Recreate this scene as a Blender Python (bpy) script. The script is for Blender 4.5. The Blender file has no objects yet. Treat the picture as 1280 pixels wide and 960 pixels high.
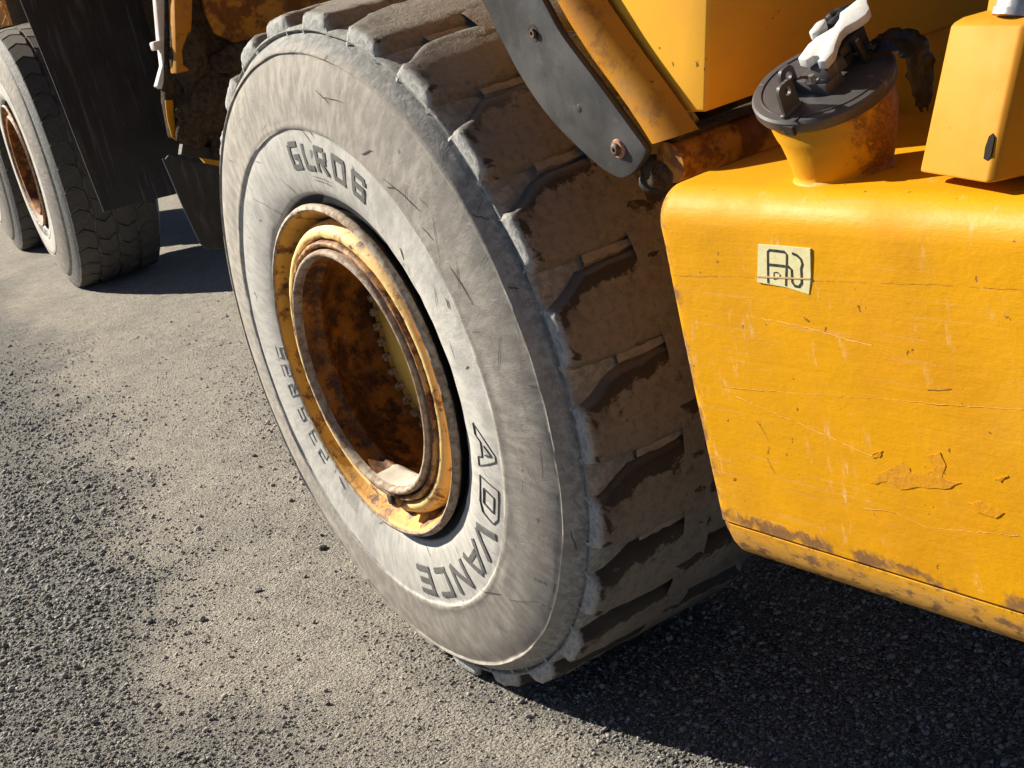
import bpy, bmesh, math, random
import numpy as np
from mathutils import Matrix, Vector

sc = bpy.context.scene
col = sc.collection
random.seed(7)
rng = np.random.default_rng(11)
PI = math.pi

# ------------------------------------------------------------------ camera
RC = ((0.53102915, 0.81587033, -0.22883106), (0.12676193, -0.3435039, -0.93055708), (-0.83781827, 0.46514587, -0.28583188))
cam = bpy.data.cameras.new('camera')
cam.sensor_width = 36.0
cam.lens = 36.0 * 2000.0 / 1280.0
cam.clip_start = 0.05
cam.clip_end = 2000
cam_o = bpy.data.objects.new('camera', cam)
col.objects.link(cam_o)
rx, dn, fw = (Vector(v) for v in RC)
m = Matrix.Identity(4)
for i in range(3):
    m[i][0] = rx[i]; m[i][1] = -dn[i]; m[i][2] = -fw[i]
m[0][3], m[1][3], m[2][3] = 3.06801, -1.34434, 1.67245
cam_o.matrix_world = m
sc.camera = cam_o

# ------------------------------------------------------------------ sky and sun
TRAVEL = Vector((1.45, 0.68, -1.0)).normalized()
w = bpy.data.worlds.new('World'); sc.world = w; w.use_nodes = True
nt = w.node_tree; nt.nodes.clear()
sky = nt.nodes.new('ShaderNodeTexSky'); sky.sky_type = 'NISHITA'; sky.sun_disc = False
sky.sun_elevation = math.asin(-TRAVEL.z)
sky.sun_rotation = math.atan2(-TRAVEL.x, -TRAVEL.y)
sky.altitude = 600; sky.air_density = 0.5; sky.dust_density = 0.2
bg = nt.nodes.new('ShaderNodeBackground'); bg.inputs[1].default_value = 0.05
out = nt.nodes.new('ShaderNodeOutputWorld')
nt.links.new(sky.outputs[0], bg.inputs[0]); nt.links.new(bg.outputs[0], out.inputs[0])
sun = bpy.data.lights.new('sun', 'SUN'); sun.energy = 5.0; sun.angle = math.radians(0.5); sun.color = (1.0, 0.93, 0.80)
sun_o = bpy.data.objects.new('sun', sun); col.objects.link(sun_o)
sun_o.rotation_euler = TRAVEL.to_track_quat('-Z', 'Y').to_euler()
sun_o.location = (-6, -3, 8)
sc.view_settings.view_transform = 'Standard'
sc.view_settings.look = 'None'
sc.view_settings.exposure = 1.1
sc.cycles.max_bounces = 6
sc.cycles.diffuse_bounces = 3
sc.cycles.glossy_bounces = 2
sc.cycles.use_adaptive_sampling = True
sc.cycles.adaptive_threshold = 0.03
sc.view_settings.gamma = 1.0

# ------------------------------------------------------------------ helpers
def tag(o, label=None, cat=None, group=None, kind=None):
    if label: o['label'] = label
    if cat: o['category'] = cat
    if group: o['group'] = group
    if kind: o['kind'] = kind
    return o

def empty(name, loc=(0, 0, 0), rz=0, parent=None):
    o = bpy.data.objects.new(name, None); col.objects.link(o)
    o.location = loc; o.rotation_euler = (0, 0, rz); o.parent = parent
    o.empty_display_size = 0.2
    return o

def mesh(name, V, F, smooth=False):
    me = bpy.data.meshes.new(name)
    me.from_pydata([tuple(map(float, v)) for v in V], [], F)
    if smooth:
        me.polygons.foreach_set('use_smooth', [True] * len(me.polygons))
    me.update()
    return me

def link(name, me, mat, parent=None, loc=(0, 0, 0), rot=(0, 0, 0), label=None):
    o = bpy.data.objects.new(name, me); col.objects.link(o)
    if mat is not None and len(me.materials) == 0: me.materials.append(mat)
    o.parent = parent; o.location = loc; o.rotation_euler = rot
    if label: o['label'] = label
    return o

def finish(me, bevel=0.0, seg=2, smooth=True, ang=40):
    """recalculate normals, bevel sharp edges, shade smooth by angle"""
    bm = bmesh.new(); bm.from_mesh(me)
    bmesh.ops.remove_doubles(bm, verts=bm.verts, dist=1e-6)
    bmesh.ops.recalc_face_normals(bm, faces=bm.faces)
    if bevel > 0:
        ed = [e for e in bm.edges if len(e.link_faces) == 2 and e.calc_face_angle(0) > math.radians(28)]
        bmesh.ops.bevel(bm, geom=ed, offset=bevel, segments=seg, profile=0.5, affect='EDGES', clamp_overlap=True)
    for f in bm.faces: f.smooth = smooth
    for e in bm.edges:
        e.smooth = not (len(e.link_faces) == 2 and e.calc_face_angle(0) > math.radians(ang))
    bm.to_mesh(me); bm.free(); me.update()
    return me

def box_me(name, x0, x1, y0, y1, z0, z1, bevel=0.003, seg=2):
    V = [(x, y, z) for x in (x0, x1) for y in (y0, y1) for z in (z0, z1)]
    F = [(0, 1, 3, 2), (4, 6, 7, 5), (0, 4, 5, 1), (2, 3, 7, 6), (0, 2, 6, 4), (1, 5, 7, 3)]
    return finish(mesh(name, V, F), bevel, seg)

def hexa(name, P, bevel=0.003, seg=2):
    """P: 8 points, bottom loop then top loop"""
    F = [(3, 2, 1, 0), (4, 5, 6, 7), (0, 1, 5, 4), (1, 2, 6, 5), (2, 3, 7, 6), (3, 0, 4, 7)]
    return finish(mesh(name, P, F), bevel, seg)

def prism(name, poly, fn, d0, d1, bevel=0.002, seg=2, smooth_ang=40):
    """poly: 2D outline; fn(u, v, d) -> 3D"""
    n = len(poly)
    V = [fn(u, v, d0) for u, v in poly] + [fn(u, v, d1) for u, v in poly]
    F = [tuple(range(n)), tuple(range(2 * n - 1, n - 1, -1))]
    F += [(i, i + n, (i + 1) % n + n, (i + 1) % n) for i in range(n)]
    return finish(mesh(name, V, F), bevel, seg, ang=smooth_ang)

def lathe(name, prof, n=128, a0=0.0, a1=360.0, wob=0.0, closed=False):
    """prof [(r, y)] around the local Y axis; angle from +Z toward +X"""
    full = abs(a1 - a0 - 360) < 1e-6
    k = n if full else n + 1
    V = []; F = []
    m_ = len(prof)
    for i in range(k):
        t = math.radians(a0 + (a1 - a0) * i / n)
        for (r, y) in prof:
            rr = r + (random.uniform(-wob, wob) if wob else 0)
            yy = y + (random.uniform(-wob, wob) if wob else 0)
            V.append((rr * math.sin(t), yy, rr * math.cos(t)))
    lim = m_ if closed else m_ - 1
    for i in range(n):
        a = i * m_; b = ((i + 1) % k) * m_
        for j in range(lim):
            j2 = (j + 1) % m_
            F.append((a + j, a + j2, b + j2, b + j))
    if closed and not full:
        F.append(tuple(range(m_))); F.append(tuple(range((k - 1) * m_, k * m_))[::-1])
    me = mesh(name, V, F)
    return finish(me, 0, ang=50)

def tube_me(name, pts, r, n=10, caps=True):
    pts = [Vector(p) for p in pts]
    rs = r if isinstance(r, (list, tuple)) else [r] * len(pts)
    V = []; F = []
    up = Vector((0, 0, 1))
    for i, p in enumerate(pts):
        d = (pts[min(i + 1, len(pts) - 1)] - pts[max(i - 1, 0)]).normalized()
        u = d.cross(up)
        if u.length < 1e-3: u = d.cross(Vector((0, 1, 0)))
        u.normalize(); v = d.cross(u)
        for k in range(n):
            a = 2 * PI * k / n
            V.append(p + (u * math.cos(a) + v * math.sin(a)) * rs[i])
    for i in range(len(pts) - 1):
        for k in range(n):
            F.append((i * n + k, i * n + (k + 1) % n, (i + 1) * n + (k + 1) % n, (i + 1) * n + k))
    if caps:
        F.append(tuple(range(n))); F.append(tuple(range((len(pts) - 1) * n, len(pts) * n)))
    return finish(mesh(name, V, F), 0, ang=50)

# ------------------------------------------------------------------ material helpers
class N:
    def __init__(s, name):
        s.m = bpy.data.materials.new(name); s.m.use_nodes = True
        s.t = s.m.node_tree; s.t.nodes.clear()
        s.out = s.t.nodes.new('ShaderNodeOutputMaterial')
        s.b = s.t.nodes.new('ShaderNodeBsdfPrincipled')
        s.t.links.new(s.b.outputs[0], s.out.inputs[0])
        s.co = s.t.nodes.new('ShaderNodeTexCoord').outputs['Object']
    def put(s, v, sock):
        if hasattr(v, 'is_output') or isinstance(v, bpy.types.NodeSocket): s.t.links.new(v, sock)
        elif isinstance(v, (tuple, list)):
            if sock.type == 'RGBA': sock.default_value = (v[0], v[1], v[2], 1)
            else: sock.default_value = v
        else: sock.default_value = v
    def math(s, op, a, b=0.0, c=0.0, clamp=False):
        n = s.t.nodes.new('ShaderNodeMath'); n.operation = op; n.use_clamp = clamp
        for i, v in enumerate((a, b, c)): s.put(v, n.inputs[i])
        return n.outputs[0]
    def sep(s, v):
        n = s.t.nodes.new('ShaderNodeSeparateXYZ'); s.put(v, n.inputs[0]); return n.outputs
    def comb(s, x, y, z):
        n = s.t.nodes.new('ShaderNodeCombineXYZ')
        for i, v in enumerate((x, y, z)): s.put(v, n.inputs[i])
        return n.outputs[0]
    def map(s, v, scale=(1, 1, 1), rot=(0, 0, 0), loc=(0, 0, 0)):
        n = s.t.nodes.new('ShaderNodeMapping'); s.put(v, n.inputs[0])
        n.inputs['Scale'].default_value = scale; n.inputs['Rotation'].default_value = rot; n.inputs['Location'].default_value = loc
        return n.outputs[0]
    def noise(s, scale, detail=4, rough=0.55, v=None, dist=0.0):
        n = s.t.nodes.new('ShaderNodeTexNoise'); s.put(s.co if v is None else v, n.inputs['Vector'])
        n.inputs['Scale'].default_value = scale; n.inputs['Detail'].default_value = detail
        n.inputs['Roughness'].default_value = rough; n.inputs['Distortion'].default_value = dist
        return n.outputs['Fac']
    def voro(s, scale, v=None, feature='F1', out='Distance', rand=1.0):
        n = s.t.nodes.new('ShaderNodeTexVoronoi'); s.put(s.co if v is None else v, n.inputs['Vector'])
        n.feature = feature
        n.inputs['Scale'].default_value = scale; n.inputs['Randomness'].default_value = rand
        return n.outputs[out]
    def ramp(s, f, lo, hi, a=0.0, b=1.0):
        n = s.t.nodes.new('ShaderNodeMapRange'); n.interpolation_type = 'SMOOTHSTEP'
        s.put(f, n.inputs[0]); s.put(lo, n.inputs[1]); s.put(hi, n.inputs[2])
        n.inputs[3].default_value = a; n.inputs[4].default_value = b
        return n.outputs[0]
    def mix(s, f, a, b, mode='MIX'):
        n = s.t.nodes.new('ShaderNodeMix'); n.data_type = 'RGBA'; n.blend_type = mode
        s.put(f, n.inputs['Factor'] if False else n.inputs[0])
        s.put(a, n.inputs[6]); s.put(b, n.inputs[7])
        return n.outputs[2]
    def bump(s, h, strength=0.5, dist=0.005, prev=None):
        n = s.t.nodes.new('ShaderNodeBump'); n.inputs['Strength'].default_value = strength; n.inputs['Distance'].default_value = dist
        s.put(h, n.inputs['Height'])
        if prev is not None: s.t.links.new(prev, n.inputs['Normal'])
        return n.outputs[0]
    def set(s, color, rough=0.7, normal=None, metal=0.0, spec=0.5):
        s.put(color, s.b.inputs['Base Color']); s.put(rough, s.b.inputs['Roughness'])
        s.put(metal, s.b.inputs['Metallic']); s.put(spec, s.b.inputs['Specular IOR Level'])
        if normal is not None: s.t.links.new(normal, s.b.inputs['Normal'])
        return s.m
    def geo(s, name):
        n = s.t.nodes.new('ShaderNodeNewGeometry'); return n.outputs[name]
    def attr(s, name, out='Color'):
        n = s.t.nodes.new('ShaderNodeAttribute'); n.attribute_name = name; return n.outputs[out]
    def wpos(s): return s.geo('Position')

# ---- tyre sidewall: dusty grey rubber, radial streaks, whiter inner panel
def mat_sidewall(name, bright=1.0):
    k = N(name)
    X, Y, Z = k.sep(k.co)
    r = k.math('SQRT', k.math('ADD', k.math('MULTIPLY', X, X), k.math('MULTIPLY', Z, Z)))
    ang = k.math('ARCTAN2', X, Z)
    pv = k.comb(k.math('MULTIPLY', ang, 6.0), k.math('MULTIPLY', r, 4.0), k.math('MULTIPLY', Y, 3.0))
    streak = k.noise(5.0, 6, 0.65, pv)
    fine = k.noise(60, 6, 0.7)
    big = k.noise(7, 5, 0.6)
    base = k.mix(k.ramp(streak, 0.35, 0.68), (0.255, 0.230, 0.197), (0.405, 0.366, 0.316))
    base = k.mix(k.math('MULTIPLY', k.ramp(big, 0.42, 0.66), 0.5), base, (0.235, 0.215, 0.190))
    panel = k.math('MULTIPLY', k.ramp(r, 0.546, 0.538), 0.75)
    pcol = k.mix(k.ramp(streak, 0.3, 0.65), (0.47, 0.455, 0.415), (0.60, 0.58, 0.53))
    pcol = k.mix(k.math('MULTIPLY', k.ramp(big, 0.48, 0.7), 0.55), pcol, (0.30, 0.295, 0.28))
    base = k.mix(panel, base, pcol)
    sh = k.ramp(r, 0.690, 0.715)
    shc = k.mix(k.ramp(fine, 0.4, 0.65), (0.17, 0.175, 0.17), (0.34, 0.335, 0.315))
    base = k.mix(k.math('MULTIPLY', sh, 0.8), base, shc)
    tread = k.math('MULTIPLY', k.ramp(r, 0.735, 0.752), k.ramp(Y, 0.07, 0.10))
    fl = k.mix(k.ramp(k.noise(14, 5, 0.6), 0.35, 0.65), (0.06, 0.055, 0.05), (0.17, 0.15, 0.13))
    base = k.mix(tread, base, fl)
    bead = k.ramp(r, 0.400, 0.392)
    base = k.mix(bead, base, (0.035, 0.035, 0.037))
    # dark small scuffs
    sc_ = k.noise(26, 3, 0.5, k.map(k.co, scale=(1, 1, 1)))
    base = k.mix(k.math('MULTIPLY', k.ramp(sc_, 0.70, 0.74), 0.7), base, (0.09, 0.085, 0.08))
    # short scratches
    s1 = k.noise(9, 2, 0.5, k.map(k.co, scale=(14, 1, 1.6), rot=(0, 0.7, 0)))
    scr = k.math('MULTIPLY', k.ramp(s1, 0.70, 0.72), 0.45)
    s2 = k.noise(9, 2, 0.5, k.map(k.co, scale=(1.6, 1, 14), rot=(0, 0.35, 0), loc=(3, 1, 2)))
    scr2 = k.math('MULTIPLY', k.ramp(s2, 0.71, 0.73), 0.35)
    base = k.mix(scr, base, (0.10, 0.095, 0.09)); base = k.mix(scr2, base, (0.55, 0.53, 0.49))
    outer = k.ramp(r, 0.54, 0.56)
    b1 = k.bump(k.noise(35, 5, 0.65, k.map(pv, scale=(2.2, 0.6, 1))), 0.25, 0.004)
    b2 = k.bump(fine, 0.30, 0.002, b1)
    b3 = k.bump(k.math('MULTIPLY', k.noise(140, 4, 0.7), k.math('ADD', k.math('MULTIPLY', sh, 2.0), 0.35)), 0.35, 0.003, b2)
    b4 = k.bump(k.math('MULTIPLY', k.math('ADD', scr, k.math('MULTIPLY', scr2, 0.6)), -1.0), 0.4, 0.002, b3)
    return k.set(base, 0.85, b4, spec=0.25)

def mat_tread(name, dust=(0.205, 0.176, 0.145), dark=(0.048, 0.039, 0.031)):
    k = N(name)
    X, Y, Z = k.sep(k.co)
    n1 = k.noise(11, 5, 0.6); n2 = k.noise(70, 5, 0.7)
    base = k.mix(k.ramp(n1, 0.30, 0.52), k.mix(0.5, dark, dust), dust)
    base = k.mix(k.math('MULTIPLY', k.ramp(n2, 0.42, 0.66), 0.6), base, tuple(v * 0.55 for v in dust))
    base = k.mix(k.ramp(k.math('ADD', k.attr('mud', 'Fac'), k.math('MULTIPLY', k.math('SUBTRACT', n2, 0.5), 1.6)), 0.35, 0.65), base, dark)
    edge = k.ramp(k.math('ADD', Y, k.math('MULTIPLY', n2, 0.035)), 0.092, 0.080)
    base = k.mix(k.math('MULTIPLY', edge, 0.9), base, k.mix(k.ramp(n2, 0.35, 0.6), (0.27, 0.268, 0.255), (0.47, 0.462, 0.435)))  # lug ends whitened: dust, plus raking sunlight put into the colour
    up = k.ramp(k.sep(k.geo('Normal'))[2], 0.55, 0.95)
    base = k.mix(k.math('MULTIPLY', up, 0.45), base, (0.27, 0.25, 0.22))
    b1 = k.bump(n2, 0.6, 0.006)
    b2 = k.bump(k.noise(220, 3, 0.7), 0.4, 0.002, b1)
    return k.set(base, 0.9, b2, spec=0.2)

def mat_rubber(name, c=(0.022, 0.021, 0.022), rough=0.55, scratch=0.5, vec_scale=(1, 1, 1)):
    k = N(name)
    n1 = k.noise(5, 5, 0.6)
    base = k.mix(k.ramp(n1, 0.35, 0.7), c, tuple(v * 2.0 for v in c))
    s1 = k.noise(6, 4, 0.6, k.map(k.co, scale=vec_scale))
    base = k.mix(k.math('MULTIPLY', k.ramp(s1, 0.52, 0.75), scratch), base, (0.15, 0.135, 0.12))
    d = k.noise(40, 5, 0.7)
    base = k.mix(k.math('MULTIPLY', k.ramp(d, 0.60, 0.75), 0.35), base, (0.14, 0.13, 0.115))
    b = k.bump(k.noise(60, 5, 0.6), 0.25, 0.002)
    return k.set(base, k.ramp(n1, 0.3, 0.7, rough - 0.1, rough + 0.15), b, spec=0.4)

YEL = (0.60, 0.278, 0.0)
def mat_yellow(name, base_c=YEL, rough=0.38, rust=0.0, dirt=0.15, tank=False, brush=0.4, scale=1.0):
    k = N(name)
    n1 = k.noise(6 * scale, 5, 0.6)
    base = k.mix(k.ramp(n1, 0.35, 0.7), base_c, (base_c[0] * 0.93, base_c[1] * 0.88, base_c[2]))
    fade = k.noise(3.1 * scale, 4, 0.6, k.map(k.co, loc=(5, 2, 1)))
    base = k.mix(k.math('MULTIPLY', k.ramp(fade, 0.52, 0.78), 0.22), base, (0.70, 0.36, 0.05))
    sp = k.noise(46 * scale, 4, 0.6)
    spot = k.ramp(sp, 0.695, 0.715)
    d1 = k.noise(16 * scale, 6, 0.7)
    r_ = k.ramp(d1, 0.62 - 0.30 * rust, 0.72 - 0.22 * rust)
    rustc = k.mix(k.noise(60 * scale, 4, 0.7), (0.045, 0.017, 0.008), (0.23, 0.075, 0.018))
    if rust > 0: base = k.mix(k.math('MULTIPLY', r_, min(1.0, rust * 1.5)), base, rustc)
    base = k.mix(k.math('MULTIPLY', spot, 0.8), base, (0.10, 0.05, 0.018))
    dd = k.noise(9 * scale, 6, 0.75, k.map(k.co, loc=(1, 7, 3)))
    base = k.mix(k.math('MULTIPLY', k.ramp(dd, 0.50, 0.72), dirt), base, (0.24, 0.14, 0.06))
    br = k.noise(26 * scale, 4, 0.65, k.map(k.co, scale=(0.14, 1, 5.0), rot=(0, 0.03, 0)))
    nrm = k.bump(br, brush * 0.24, 0.003)
    nrm = k.bump(k.noise(55 * scale, 5, 0.65), brush * 0.35, 0.0025, nrm)
    rg = k.ramp(n1, 0.3, 0.7, rough - 0.06, rough + 0.12)
    if tank:
        X, Y, Z = k.sep(k.co)
        # chips along the bottom seam, the lower lip and the left end edge
        wob = k.math('MULTIPLY', k.math('SUBTRACT', k.noise(30, 5, 0.7), 0.5), 0.07)
        zz = k.math('ADD', Z, wob)
        low = k.ramp(zz, 0.622, 0.590)
        chipn = k.ramp(k.noise(38, 5, 0.7, k.map(k.co, scale=(0.55, 1, 1.3))), 0.50, 0.60)
        seam = k.math('MULTIPLY', k.ramp(k.math('ABSOLUTE', k.math('SUBTRACT', zz, 0.632)), 0.017, 0.006), k.ramp(k.noise(15, 3, 0.6), 0.38, 0.52))
        xx = k.math('ADD', X, k.math('MULTIPLY', wob, 0.7))
        edge = k.math('MULTIPLY', k.ramp(xx, 1.074, 1.054), k.ramp(k.noise(24, 4, 0.65), 0.42, 0.56))
        chip = k.math('MAXIMUM', k.math('MULTIPLY', low, chipn), k.math('MAXIMUM', seam, edge))
        dark = k.mix(k.noise(80, 4, 0.7), (0.05, 0.028, 0.022), (0.20, 0.10, 0.055))
        base = k.mix(k.math('MULTIPLY', low, 0.55), base, (0.42, 0.24, 0.08))
        base = k.mix(k.math('MULTIPLY', chip, 0.85), base, dark)
        # long shallow scratches, mostly lengthwise, and pale rub marks
        sl = k.noise(7, 2, 0.5, k.map(k.co, scale=(0.5, 1, 22), rot=(0, 0.12, 0)))
        sl2 = k.noise(7, 2, 0.5, k.map(k.co, scale=(0.6, 1, 26), rot=(0, 0.42, 0), loc=(4, 0, 2)))
        scr = k.math('ADD', k.math('MULTIPLY', k.ramp(sl, 0.66, 0.69), 0.8), k.math('MULTIPLY', k.ramp(sl2, 0.70, 0.72), 0.8))
        base = k.mix(k.math('MULTIPLY', scr, 0.30), base, (0.55, 0.30, 0.12))
        rub = k.math('MULTIPLY', k.ramp(k.noise(34, 5, 0.75, k.map(k.co, scale=(1.6, 1, 0.45))), 0.56, 0.70), k.ramp(k.noise(4, 2, 0.5, k.map(k.co, scale=(2.4, 1, 0.5), loc=(0.3, 0, 0))), 0.44, 0.60))
        base = k.mix(k.math('MULTIPLY', rub, 0.55), base, (0.72, 0.48, 0.30))
        # paint blisters and peeled islands
        pe = k.ramp(k.noise(13, 4, 0.6, k.map(k.co, scale=(0.7, 1, 1.8), loc=(2.4, 0, 0.7))), 0.700, 0.712)
        bl = k.noise(26, 5, 0.7, k.map(k.co, scale=(0.6, 1, 1.2), loc=(1, 0, 6)))
        nrm = k.bump(pe, -0.4, 0.002, nrm)
        nrm = k.bump(bl, 0.26, 0.005, nrm)
        nrm = k.bump(scr, -0.30, 0.002, nrm)
        nrm = k.bump(chip, -0.8, 0.004, nrm)
        base = k.mix(k.math('MULTIPLY', pe, 0.25), base, (0.70, 0.36, 0.03))
        rg = k.math('ADD', rg, k.math('MULTIPLY', chip, 0.35), clamp=True)
    return k.set(base, rg, nrm, spec=0.15)

def mat_rim(name, paint=YEL, wear=0.5, dark=0.0):
    """yellow paint over rust, chalky on worn edges (convex pointiness is left out: wear is noise only)"""
    k = N(name)
    n1 = k.noise(18, 6, 0.7); n2 = k.noise(70, 5, 0.7)
    rust = k.mix(k.ramp(n2, 0.35, 0.65), (0.06, 0.022, 0.009), (0.27, 0.095, 0.022))
    base = k.mix(k.ramp(n1, 0.62 - wear * 0.3, 0.74 - wear * 0.3), paint, rust)
    ch = k.ramp(k.noise(45, 5, 0.7, k.map(k.co, loc=(3, 3, 3))), 0.56, 0.70)
    base = k.mix(k.math('MULTIPLY', ch, 0.5), base, (0.42, 0.33, 0.24))
    if dark > 0:
        base = k.mix(k.math('MULTIPLY', k.ramp(k.noise(9, 6, 0.75), 0.36, 0.58), dark), base, (0.022, 0.012, 0.007))
    nrm = k.bump(n2, 0.5, 0.003); nrm = k.bump(k.noise(200, 4, 0.7), 0.3, 0.0015, nrm)
    return k.set(base, 0.62, nrm, spec=0.35)

def mat_plain(name, c, rough=0.6, metal=0.0, var=0.3, scale=30, bump=0.2, c2=None, spec=0.4):
    k = N(name)
    n1 = k.noise(scale, 5, 0.65)
    base = k.mix(k.ramp(n1, 0.38, 0.68), c, c2 if c2 else tuple(v * (1 - var) for v in c))
    nrm = k.bump(k.noise(scale * 4, 4, 0.6), bump, 0.002)
    return k.set(base, k.ramp(n1, 0.3, 0.7, max(0.05, rough - 0.08), min(1, rough + 0.1)), nrm, metal=metal, spec=spec)

M = {}
M['sidewall'] = mat_sidewall('dusty_sidewall')
M['tread'] = mat_tread('muddy_tread')
M['tread_far'] = mat_tread('worn_tread', dust=(0.10, 0.09, 0.078), dark=(0.05, 0.045, 0.04))
M['letter'] = mat_plain('worn_letter_rubber', (0.095, 0.093, 0.088), 0.8, var=0.0, c2=(0.155, 0.15, 0.143), scale=90)
M['letter_pale'] = mat_plain('dusty_letter_rubber', (0.22, 0.215, 0.20), 0.85, c2=(0.33, 0.32, 0.30), scale=60)
M['crack'] = mat_plain('crack_dark', (0.05, 0.048, 0.045), 0.9, c2=(0.09, 0.085, 0.08))
M['flange'] = mat_rim('worn_yellow_flange', (0.66, 0.33, 0.045), 0.42)
M['band'] = mat_rim('pale_worn_band', (0.78, 0.54, 0.20), 0.32)
M['lip'] = mat_plain('chalky_worn_steel', (0.42, 0.34, 0.25), 0.75, c2=(0.20, 0.11, 0.06), scale=55, bump=0.6)
M['lock'] = mat_rim('rusty_lock_ring', (0.50, 0.27, 0.09), 0.7)
M['barrel'] = mat_rim('rusty_barrel', (0.42, 0.155, 0.016), 0.55, dark=0.55)
M['hub'] = mat_yellow('hub_yellow', (0.85, 0.52, 0.10), 0.45, rust=0.15, dirt=0.3)
M['bolt'] = mat_plain('rusty_bolt', (0.52, 0.36, 0.20), 0.7, c2=(0.10, 0.05, 0.025), scale=80, bump=0.5)
M['tank'] = mat_yellow('tank_yellow', YEL, 0.56, rust=0.0, dirt=0.10, tank=True, brush=0.55)
M['hood'] = mat_yellow('hood_yellow', (0.80, 0.42, 0.04), 0.5, rust=0.0, dirt=0.03, brush=0.08)
M['body'] = mat_yellow('body_yellow', (0.78, 0.34, 0.006), 0.42, rust=0.0, dirt=0.08, brush=0.1)
M['fender'] = mat_yellow('grimy_fender_yellow', (0.44, 0.185, 0.014), 0.45, rust=0.30, dirt=0.5, brush=0.3, scale=1.6)
M['beam'] = mat_yellow('muddy_beam_yellow', (0.45, 0.20, 0.02), 0.6, rust=0.6, dirt=0.6, brush=0.6)
k = N('neck_yellow'); X, Y, Z = k.sep(k.co); n1 = k.noise(22, 6, 0.75); n2 = k.noise(90, 5, 0.75)
sd = k.math('ADD', k.math('ADD', k.math('MULTIPLY', k.math('SUBTRACT', X, 1.345), 0.53), k.math('MULTIPLY', k.math('SUBTRACT', Y, 0.22), 0.82)), k.math('MULTIPLY', k.math('SUBTRACT', n1, 0.5), 0.16))
gr = k.mix(k.ramp(n2, 0.35, 0.62), (0.035, 0.018, 0.008), (0.34, 0.13, 0.012))
M['neck'] = k.set(k.mix(k.math('MULTIPLY', k.ramp(sd, 0.000, 0.035), k.ramp(n2, 0.30, 0.48)), YEL, gr), 0.55, k.bump(n2, 0.3, 0.002), spec=0.3)
M['can'] = mat_yellow('canister_yellow', (0.52, 0.225, 0.010), 0.6, rust=0.0, dirt=0.03, brush=0.15)
M['strip'] = mat_rubber('fender_rubber', (0.036, 0.0345, 0.0335), 0.5, 0.18, (6, 1, 1.2))
M['flap'] = mat_rubber('flap_rubber', (0.017, 0.0150, 0.0150), 0.6, 0.48, (1, 7, 0.45))
M['flap_small'] = mat_rubber('small_flap_rubber', (0.020, 0.020, 0.022), 0.55, 0.45, (1, 6, 1.2))
k = N('lid_plastic'); n1 = k.noise(40, 5, 0.65); sc_ = k.noise(30, 3, 0.6, k.map(k.co, scale=(1, 4, 1), rot=(0, 0, 0.6)))
wear = k.math('MULTIPLY', k.ramp(sc_, 0.60, 0.70), k.ramp(k.noise(12, 3, 0.6), 0.42, 0.62))
M['lid'] = k.set(k.mix(k.math('MULTIPLY', wear, 0.6), k.mix(n1, (0.052, 0.048, 0.050), (0.085, 0.078, 0.078)), (0.30, 0.28, 0.27)), 0.42, k.bump(n1, 0.15, 0.002), spec=0.4)
M['black'] = mat_plain('black_plastic', (0.018, 0.018, 0.019), 0.45, c2=(0.03, 0.03, 0.03), scale=40, bump=0.2)
M['tape'] = mat_plain('torn_black_plastic', (0.010, 0.010, 0.012), 0.45, c2=(0.02, 0.022, 0.028), scale=50, bump=0.5, spec=0.35)
M['white'] = mat_plain('white_lever', (0.62, 0.62, 0.60), 0.4, c2=(0.52, 0.51, 0.49), scale=20, bump=0.08)
M['steel'] = mat_plain('steel', (0.42, 0.41, 0.39), 0.38, metal=0.85, c2=(0.30, 0.29, 0.27), scale=35, bump=0.3)
M['zinc'] = mat_plain('galvanised_cap', (0.50, 0.50, 0.48), 0.42, metal=0.75, c2=(0.33, 0.33, 0.32), scale=30, bump=0.3)
M['alu'] = mat_plain('pale_metal_strip', (0.50, 0.47, 0.43), 0.6, c2=(0.62, 0.60, 0.56), scale=14, bump=0.3)
k = N('caked_mud'); n1 = k.noise(14, 6, 0.7); n2 = k.noise(60, 6, 0.75)
M['mud'] = k.set(k.mix(k.ramp(n2, 0.35, 0.65), k.mix(n1, (0.03, 0.021, 0.014), (0.115, 0.080, 0.048)), (0.155, 0.115, 0.075)), 0.95, k.bump(n2, 1.0, 0.02, k.bump(n1, 1.0, 0.05)), spec=0.1)
M['grime_shade'] = mat_plain('grease_shade_black', (0.016, 0.013, 0.011), 0.6, c2=(0.04, 0.028, 0.018), scale=18, bump=0.6)  # greasy parts, and shade painted at the flange back and tank gap
M['sticker'] = mat_plain('cream_sticker', (0.66, 0.60, 0.33), 0.5, c2=(0.58, 0.52, 0.27), scale=60, bump=0.15)
M['ink'] = mat_plain('black_ink', (0.018, 0.017, 0.014), 0.5, c2=(0.05, 0.045, 0.035), scale=120)
M['scar'] = mat_plain('paint_scar', (0.55, 0.37, 0.16), 0.6, c2=(0.42, 0.27, 0.10), scale=60)
M['pink'] = mat_plain('copper_washer', (0.50, 0.27, 0.17), 0.45, c2=(0.32, 0.15, 0.09), scale=60, bump=0.3)
M['darkgrey'] = mat_plain('dark_steel', (0.07, 0.045, 0.032), 0.6, c2=(0.16, 0.08, 0.045), scale=60, bump=0.4)

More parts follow.
